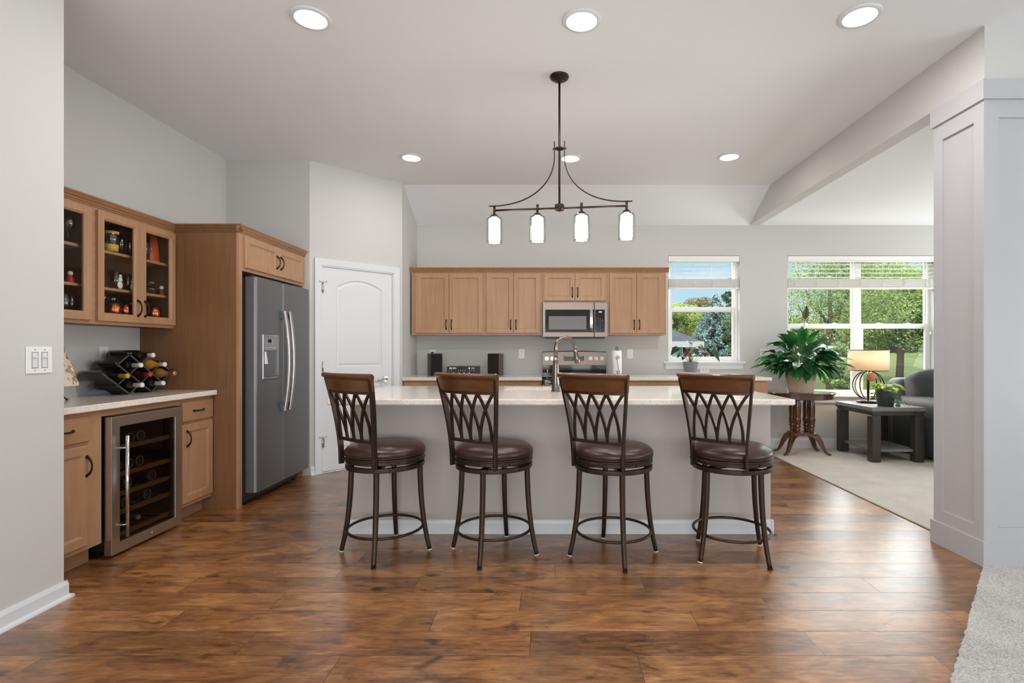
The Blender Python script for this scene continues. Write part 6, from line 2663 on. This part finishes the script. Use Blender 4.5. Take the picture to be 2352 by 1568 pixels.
def stem_glass(mb, R_, H, bowl):
    mb.lathe([(0, 0.0), (R_ * 0.8, 0.0), (R_ * 0.78, 0.003), (0.006, 0.008), (0.004, H - bowl - 0.01), (0.008, H - bowl), (R_ * 0.8, H - bowl * 0.72), (R_, H - bowl * 0.42), (R_ * 0.8, H),
              (R_ * 0.8 - 0.0015, H), (R_ - 0.0018, H - bowl * 0.42), (R_ * 0.78, H - bowl * 0.70), (0, H - bowl + 0.004)], n=22)


def ware(kind, y, shelf, label, x=-2.985, group=None, **k):
    z = (GZ0 + 0.0605, SH[0] + 0.0005, SH[1] + 0.0005)[shelf]
    nm = {'tumbler': 'glass_tumbler', 'wine': 'wine_glass', 'flute': 'glass_flute', 'mug': 'copper_mug', 'stein': 'glass_mug', 'snow': 'snowman_tumbler', 'pitcher': 'pitcher', 'yellow': 'beer_glass', 'silver': 'glass_bowl', 'figure': 'figurine', 'snifter': 'stemless_glass'}[kind]
    ct = {'tumbler': 'glass', 'wine': 'wine glass', 'flute': 'glass', 'mug': 'mug', 'stein': 'mug', 'snow': 'glass', 'pitcher': 'pitcher', 'yellow': 'glass', 'silver': 'bowl', 'figure': 'figurine', 'snifter': 'glass'}[kind]
    t = thing(nm, label, ct, (x, y, z), k.get('rz', 0), group=group)
    m = MB()
    if kind == 'tumbler':
        tumbler(m, k.get('r', 0.032), k.get('r', 0.032) + 0.005, k.get('h', 0.15))
        m.build('glass', M_ware, t, local=True)
    elif kind == 'wine':
        stem_glass(m, 0.038, 0.165, 0.095)
        m.build('glass', M_ware, t, local=True)
    elif kind == 'flute':
        stem_glass(m, 0.028, 0.215, 0.15)
        m.build('glass', M_ware, t, local=True)
    elif kind == 'snifter':
        m.lathe([(0, 0), (0.028, 0.0), (0.046, 0.035), (0.047, 0.06), (0.034, 0.115), (0.0325, 0.115), (0.045, 0.06), (0.04, 0.03), (0, 0.006)], n=24)
        m.build('glass', M_ware, t, local=True)
    elif kind == 'mug':
        m.lathe([(0, 0.0), (0.034, 0.0), (0.044, 0.02), (0.047, 0.050), (0.041, 0.092), (0.0395, 0.092), (0.045, 0.050), (0.04, 0.02), (0, 0.006)], n=28)
        m.build('cup', M_copper, t, local=True)
        m = MB()
        m.tube([(0.0 + 0.0, 0.043 + 0.026 * math.sin(a), 0.042 + 0.024 * math.cos(a)) for a in np.linspace(0.1, 3.04, 12)], 0.0035, 8)
        m.build('handle', M_copper, t, local=True)
    elif kind == 'stein':
        tumbler(m, 0.040, 0.042, 0.17, 0.004)
        g = m.build('glass', M_ware, t, local=True)
        m = MB()
        m.tube([(0.02, 0.040 + 0.035 * math.sin(a), 0.088 + 0.048 * math.cos(a)) for a in np.linspace(0.1, 3.04, 14)], 0.006, 8)
        m.build('handle', M_ware, t, local=True)
    elif kind == 'snow':
        tumbler(m, 0.034, 0.038, 0.125)
        g = m.build('glass', M_ware, t, local=True)
        m = MB()
        m.ball((0.034, 0.0, 0.030), (0.008, 0.022, 0.026), 14, 10)
        m.ball((0.036, 0.0, 0.066), (0.008, 0.016, 0.017), 14, 10)
        m.ball((0.037, 0.0, 0.090), (0.007, 0.011, 0.011), 14, 10)
        m.build('snow_print', M_snow, t, local=True)
    elif kind == 'pitcher':
        m.lathe([(0, 0.0), (0.062, 0.0), (0.064, 0.004), (0.061, 0.02), (0.048, 0.205), (0.0445, 0.205), (0.057, 0.02), (0, 0.008)], n=32)
        m.build('jug', M_orange, t, local=True)
        m = MB()
        m.tube([(0.01, -0.056 - 0.034 * math.sin(a), 0.105 + 0.055 * math.cos(a)) for a in np.linspace(0.1, 3.04, 14)], 0.007, 8)
        m.build('handle', M_orange, t, local=True)
    elif kind == 'yellow':
        tumbler(m, 0.036, 0.043, 0.205)
        m.build('glass', M_ware, t, local=True)
        m = MB()
        for z0, z1 in ((0.010, 0.058), (0.128, 0.146)):
            r0, r1 = 0.0366 + 0.007 * z0 / 0.205, 0.0366 + 0.007 * z1 / 0.205
            m.lathe([(r0, z0), (r0 + 0.0006, z0), (r1 + 0.0006, z1), (r1, z1)], n=24, closed=True)
        m.build('yellow_band', M_yellow, t, local=True)
    elif kind == 'silver':
        m.lathe([(0, 0), (0.02, 0), (0.045, 0.03), (0.047, 0.045), (0.0455, 0.045), (0.04, 0.03), (0, 0.006)], n=22)
        m.build('bowl', M_ware, t, local=True)
    elif kind == 'figure':
        m.lathe([(0.0, 0.0), (0.020, 0.0), (0.022, 0.006), (0.017, 0.03), (0.009, 0.047), (0.0, 0.05)], n=16)
        m.build('body', k.get('bm', M_red), t, local=True)
        m = MB()
        m.ball((0, 0, 0.058), (0.015, 0.014, 0.015), 14, 10)
        m.build('head', M_snow, t, local=True)
    return t


GR = 'glassware in the glass-door cabinets'
ware('yellow', 3.530, 2, 'tall glass with yellow bands on the top shelf', -2.955, GR)
ware('yellow', 3.600, 2, 'second yellow-banded tall glass, behind the first on the top shelf', -3.06, GR)
for y, x, lb in ((3.622, -2.965, 'tall clear tumbler on the top shelf beside the yellow-banded glasses'), (3.690, -2.955, 'tall clear tumbler on the top shelf, middle of its row'), (3.760, -3.00, 'tall clear tumbler on the top shelf, behind the door stile'), (3.715, -3.075, 'tall clear tumbler at the back of the top shelf')):
    ware('tumbler', y, 2, lb, x, GR, r=0.030, h=0.165)
ware('stein', 3.795, 2, 'clear glass mug on the top shelf next to the orange pitcher', -2.945, GR, rz=R(-90))
ware('pitcher', 3.910, 2, 'orange pitcher on the top shelf of the right cabinet', -2.985)
ware('snow', 3.555, 1, 'tumbler with a white snowman, first on the middle shelf', -2.95, GR)
ware('snow', 3.672, 1, 'tumbler with a white snowman, second on the middle shelf', -2.955, GR)
ware('tumbler', 3.765, 1, 'clear tumbler on the middle shelf behind the door stile', -3.02, GR, h=0.12)
s1 = ware('silver', 3.868, 1, 'small glass bowl, lower of two stacked on the middle shelf', -2.952, GR)
s2 = ware('silver', 3.868, 1, 'small glass bowl, upper of two stacked on the middle shelf', -2.952, GR)
s2.location.z += 0.0462
ware('figure', 3.955, 1, 'small red and white figurine at the far end of the middle shelf', -2.930, bm=plain('faded_red', (122, 52, 46), 0.5))
ware('wine', 3.515, 0, 'stemmed wine glass, nearest the viewer on the lowest shelf of the right cabinet', -3.01, GR)
ware('wine', 3.620, 0, 'stemmed wine glass, second along the lowest shelf of the right cabinet', -3.02, GR)
ware('wine', 3.565, 0, 'stemmed wine glass at the back of the lowest shelf, between two others', -3.078, GR)
for y, x, lb in ((3.712, -2.965, 'tall glass on the lowest shelf just left of the left door handle'), (3.720, -3.05, 'tall glass behind the left door handle'), (3.790, -3.00, 'tall glass behind the middle stile')):
    ware('tumbler', y, 0, lb, x, GR, r=0.028, h=0.16)
ware('mug', 3.535, 0, 'copper mug nearest the viewer on the lowest shelf', -2.945, 'copper mugs in the cabinet', rz=R(120))
ware('mug', 3.638, 0, 'copper mug in front of the tall glasses on the lowest shelf', -2.943, 'copper mugs in the cabinet', rz=R(120))
ware('mug', 3.898, 0, 'copper mug on the lowest shelf behind the right door', -2.945, 'copper mugs in the cabinet', rz=R(120))
ware('wine', 3.935, 0, 'round wine glass standing behind the right-door copper mug', -3.045, GR)
ware('tumbler', 3.855, 0, 'clear tumbler behind the right door handle', -3.05, GR, h=0.13)
ware('wine', 3.195, 2, 'stemmed wine glass on the top shelf of the cut-off cabinet, nearer the wall edge', -2.94, GR)
ware('wine', 3.226, 2, 'stemmed wine glass on the top shelf of the cut-off cabinet, farther in', -3.03, GR)
ware('figure', 3.205, 1, 'red and white figurine at the wall edge in the cut-off cabinet', -2.935)
for y, x, lb in ((3.165, -2.94, 'clear tumbler on the lowest shelf at the near wall edge'), (3.222, -2.95, 'clear tumbler on the lowest shelf of the cut-off cabinet, middle'), (3.228, -3.04, 'clear tumbler on the lowest shelf of the cut-off cabinet, far end')):
    ware('tumbler', y, 0, lb, x, GR, h=0.115)


# ------------------------------------------------------------------ outdoors
def ground():
    m = MB()
    ys = [6.9, 9, 12, 16, 22, 30, 42, 60, 90, 140]
    zs = [-0.85, -0.86, -0.86, -0.82, -0.72, -0.55, -0.25, 0.15, 0.55, 0.9]
    xs_ = [-60, -20, 0, 6, 12, 20, 30, 45, 80, 160]
    vs, fs = [], []
    for y, z in zip(ys, zs):
        for x in xs_:
            vs.append((x, y, z + 0.08 * math.sin(x * 0.2 + y * 0.1)))
    n = len(xs_)
    for i in range(len(ys) - 1):
        for j in range(n - 1):
            fs.append((i * n + j, i * n + j + 1, (i + 1) * n + j + 1, (i + 1) * n + j))
    m.add(vs, fs, True)
    o = m.build('lawn', M_lawn)
    struct(o)
    o['label'] = 'mown green lawn rising away beyond the windows'


ground()
gz = lambda y: float(np.interp(y, [6.9, 9, 12, 16, 22, 30, 42, 60, 90, 140], [-0.85, -0.86, -0.86, -0.82, -0.72, -0.55, -0.25, 0.15, 0.55, 0.9]))


def quads(P, N, U, s):
    """leaf quads from arrays of centres, in-plane axes and sizes"""
    a = U * s[:, None]
    b = N * (s * 0.55)[:, None]
    v = np.stack([P - a - b * 0.2, P - b, P + a, P + b], 1).reshape(-1, 3)
    return v


def leaf_mesh(name, V, mat, parent):
    k = len(V) // 4
    me = bpy.data.meshes.new(name)
    me.vertices.add(len(V))
    me.vertices.foreach_set('co', V.astype(np.float32).ravel())
    me.loops.add(len(V))
    me.loops.foreach_set('vertex_index', np.arange(len(V), dtype=np.int32))
    me.polygons.add(k)
    me.polygons.foreach_set('loop_start', np.arange(0, len(V), 4, dtype=np.int32))
    me.materials.append(mat)
    me.update()
    me.validate()
    o = bpy.data.objects.new(name, me)
    C.objects.link(o)
    o.parent = parent
    return o


def rand_dirs(rg, n):
    v = rg.normal(size=(n, 3))
    return v / np.linalg.norm(v, axis=1)[:, None]


def tree(label, x, y, h, w, mat, seed, n=7000, leaf_s=0.13, low=0.25, clumps=16, name='deciduous_tree', group='trees beyond the windows', spread=1.0):
    rg = np.random.default_rng(seed)
    z0 = gz(y)
    t = thing(name, label, 'tree', (x, y, z0), group=group)
    # clumps of foliage on an ellipsoid
    cs = []
    for i in range(clumps):
        a = rg.uniform(0, 2 * math.pi)
        f = rg.uniform(low, 0.93)
        prof = math.sin(math.pi * min(1, max(0.05, (f - low * 0.6) / (1.05 - low * 0.6)))) ** 0.6
        r = w / 2 * prof * rg.uniform(0.35, 0.85) * spread
        cs.append((r * math.cos(a), r * math.sin(a), f * h, w * rg.uniform(0.14, 0.24)))
    cs.append((0, 0, h * 0.86, w * 0.18))
    cs.append((0, 0, h * 0.6, w * 0.26))
    cs = np.array(cs)
    which = rg.integers(0, len(cs), n)
    dirs = rand_dirs(rg, n)
    rad = rg.uniform(0.25, 1.0, n) ** 0.45
    P = cs[which, :3] + dirs * (cs[which, 3] * rad)[:, None] * np.array([1.15, 1.15, 0.8])
    U = rand_dirs(rg, n)
    U[:, 2] = U[:, 2] * 0.5 - 0.25
    U /= np.linalg.norm(U, axis=1)[:, None]
    N = np.cross(U, rand_dirs(rg, n))
    N /= np.linalg.norm(N, axis=1)[:, None]
    s = rg.uniform(0.6, 1.3, n) * leaf_s
    leaf_mesh('foliage', quads(P, N, U, s), mat, t)
    m = MB()
    m.tube([(0, 0, 0), (0.05 * w * 0.2, 0, h * 0.3), (0, 0, h * 0.75)], [0.035 * w * 0.8, 0.028 * w * 0.8, 0.01 * w], 8)
    for c in cs[:9]:
        b = Vector((0, 0, float(c[2]) * 0.55))
        e = Vector((float(c[0]), float(c[1]), float(c[2])))
        m.tube([b, b.lerp(e, 0.5) + Vector((0, 0, -0.04 * h)), e], [0.014 * w, 0.009 * w, 0.004 * w], 6)
    m.build('trunk', M_bark, t, local=True)
    return t


def spruce(label, x, y, h, w, mat, seed, tiers=30):
    rg = np.random.default_rng(seed)
    z0 = gz(y)
    t = thing('spruce_tree', label, 'tree', (x, y, z0), group='trees beyond the windows')
    PP, UU, NN, SS = [], [], [], []
    for k in range(tiers):
        f = k / (tiers - 1)
        z = h * (0.04 + 0.95 * f)
        L = w / 2 * (1 - f) ** 0.85 * rg.uniform(0.85, 1.1) + 0.05
        nb = max(5, int(15 * (1 - f) + 5))
        for b in range(nb):
            a = 2 * math.pi * (b + rg.random()) / nb
            d = np.array([math.cos(a), math.sin(a), -0.22 + 0.5 * f])
            q = max(5, int(L * 16))
            s_ = np.linspace(0.12, 1, q)
            p = d[None, :] * (L * s_)[:, None] + np.array([0, 0, z])
            p[:, 2] += 0.10 * L * s_ ** 2
            rep = 9
            for r_ in range(rep):
                PP.append(p + rg.normal(size=p.shape) * 0.09)
                u = np.tile(d, (q, 1)) * 0.6 + rand_dirs(rg, q) * 0.7
                u[:, 2] -= 0.25
                u /= np.linalg.norm(u, axis=1)[:, None]
                nn = np.cross(u, rand_dirs(rg, q))
                nn /= np.linalg.norm(nn, axis=1)[:, None]
                UU.append(u)
                NN.append(nn)
                SS.append(rg.uniform(0.055, 0.095, q) * (0.7 + 0.3 * w / 4))
    P, U, N, S_ = np.concatenate(PP), np.concatenate(UU), np.concatenate(NN), np.concatenate(SS)
    leaf_mesh('foliage', quads(P, N, U, S_), mat, t)
    m = MB()
    m.cyl((0, 0, 0), (0, 0, h * 0.97), 0.03 * w, 0.01, n=8)
    m.build('trunk', M_bark, t, local=True)
    return t


L_green = leafmat('oak_leaves', (62, 82, 42), (124, 138, 78), 0.7, 0.8, 0.35)
L_light = leafmat('ash_leaves', (76, 98, 44), (138, 152, 80), 0.7, 0.7, 0.4)
L_dark = leafmat('thicket_leaves', (38, 54, 34), (76, 92, 58), 0.7, 0.5, 0.3)
L_autumn = leafmat('turning_leaves', (78, 76, 48), (112, 106, 70), 0.7, 0.6, 0.35)
L_blue = leafmat('blue_spruce', (58, 74, 70), (104, 122, 118), 0.7, 0.7, 0.15)

wx = lambda px_, y: (px_ - 1260) / 1200 * y
top = lambda py_, y: EYE - (py_ - 803) / 1200 * y
y = 40
spruce('blue spruce standing alone in the narrow window', wx(1643, y), y, top(681, y) - gz(y), 4.6, L_blue, 1)
for k, (px_, py_, y, wpx, mt, n_, ls, low_, cl, lb) in enumerate((
        (1556, 692, 50, 120, L_light, 17000, 0.104, 0.1, 16, 'olive green tree left of the spruce'),
        (1600, 684, 60, 110, L_autumn, 17000, 0.114, 0.1, 16, 'brownish tree just behind the left side of the spruce'),
        (1716, 622, 33, 100, L_dark, 14280, 0.078, 0.1, 20, 'tall thin-leaved tree at the right side of the narrow window'),
        (1530, 712, 70, 120, L_dark, 15300, 0.146, 0.05, 16, 'dark thicket tree behind the house roof'),
        (1905, 574, 22, 320, L_green, 19040, 0.052, 0.46, 30, 'large airy tree in the left half of the wide window'),
        (2066, 618, 30, 300, L_light, 44200, 0.078, 0.34, 30, 'dense light green tree in the right half of the wide window'),
        (1936, 786, 16, 84, L_green, 5720, 0.043, 0.05, 14, 'small leafy tree low in the wide window, behind the lamp'),
        (2165, 640, 40, 170, L_green, 20400, 0.088, 0.2, 16, 'bushy tree at the right end of the wide window'),
        (1500, 725, 84, 190, L_dark, 7920, 0.248, 0.02, 14, 'distant dark tree at the left edge of the narrow window'),
        (1600, 722, 98, 180, L_green, 7920, 0.279, 0.02, 14, 'distant green tree behind the spruce'),
        (1700, 728, 112, 180, L_dark, 7920, 0.310, 0.02, 14, 'distant dark tree right of the spruce'),
        (1815, 742, 62, 150, L_green, 7920, 0.186, 0.02, 14, 'distant green tree at the left edge of the wide window'),
        (1880, 748, 76, 150, L_dark, 7920, 0.223, 0.02, 14, 'distant dark tree behind the peace lily'),
        (1960, 742, 92, 160, L_green, 7920, 0.260, 0.02, 14, 'distant green tree behind the window mullion'),
        (2035, 752, 108, 150, L_dark, 7920, 0.310, 0.02, 14, 'distant dark tree above the lamp shade'),
        (2110, 770, 126, 130, L_green, 7920, 0.341, 0.02, 14, 'farthest tree across the meadow, right of the lamp'),
        (2190, 745, 70, 160, L_dark, 7920, 0.205, 0.02, 14, 'distant dark tree above the sofa'))):
    tree(lb, wx(px_, y), y, top(py_, y) - gz(y), wpx * y / 1200, mt, 2 + k, n_, ls, low=low_, clumps=cl)

# neighbouring house with hipped roof
yh = 17.0
hx = wx(1586, yh)
hs = thing('house', 'grey house with shingled hip roof outside the narrow window', 'house', (hx - 4, yh + 3, -0.85))
ez = top(785, yh)
m = MB()
m.box(hx - 8.0, hx - 0.02, yh + 0.45, yh + 8.0, -0.9, ez - 0.05)
m.build('wall', M_siding, hs)
m = MB()
ex = hx + 0.38
rz_ = ez + 2.4
rp_ = [Vector((hx - 8.4, yh, ez)), Vector((ex, yh, ez)), Vector((ex, yh + 8.4, ez)), Vector((hx - 8.4, yh + 8.4, ez)), Vector((hx - 4.2, yh + 4.2, rz_)), Vector((ex - 4.2, yh + 4.2, rz_))]
m.add(rp_, [(0, 1, 5, 4), (1, 2, 5), (2, 3, 4, 5), (3, 0, 4), (3, 2, 1, 0)])
m.build('roof', M_shingle, hs)
m = MB()
m.box(hx - 8.4, ex + 0.05, yh - 0.06, yh + 0.02, ez - 0.17, ez + 0.02)
m.box(ex - 0.02, ex + 0.06, yh + 0.02, yh + 8.4, ez - 0.17, ez + 0.02)
m.build('gutter', plain('gutter_white', (110, 112, 114), 0.5), hs)
m = MB()
m.box(wx(1541, yh + 0.4), wx(1569, yh + 0.4), yh + 0.42, yh + 0.449, top(826, yh), top(794, yh))
wf = m.build('window', M_white, hs)
m = MB()
m.box(wx(1543, yh + 0.4), wx(1567, yh + 0.4), yh + 0.405, yh + 0.419, top(826, yh), top(796, yh))
m.build('pane', plain('house_pane', (120, 150, 156), 0.1), wf)
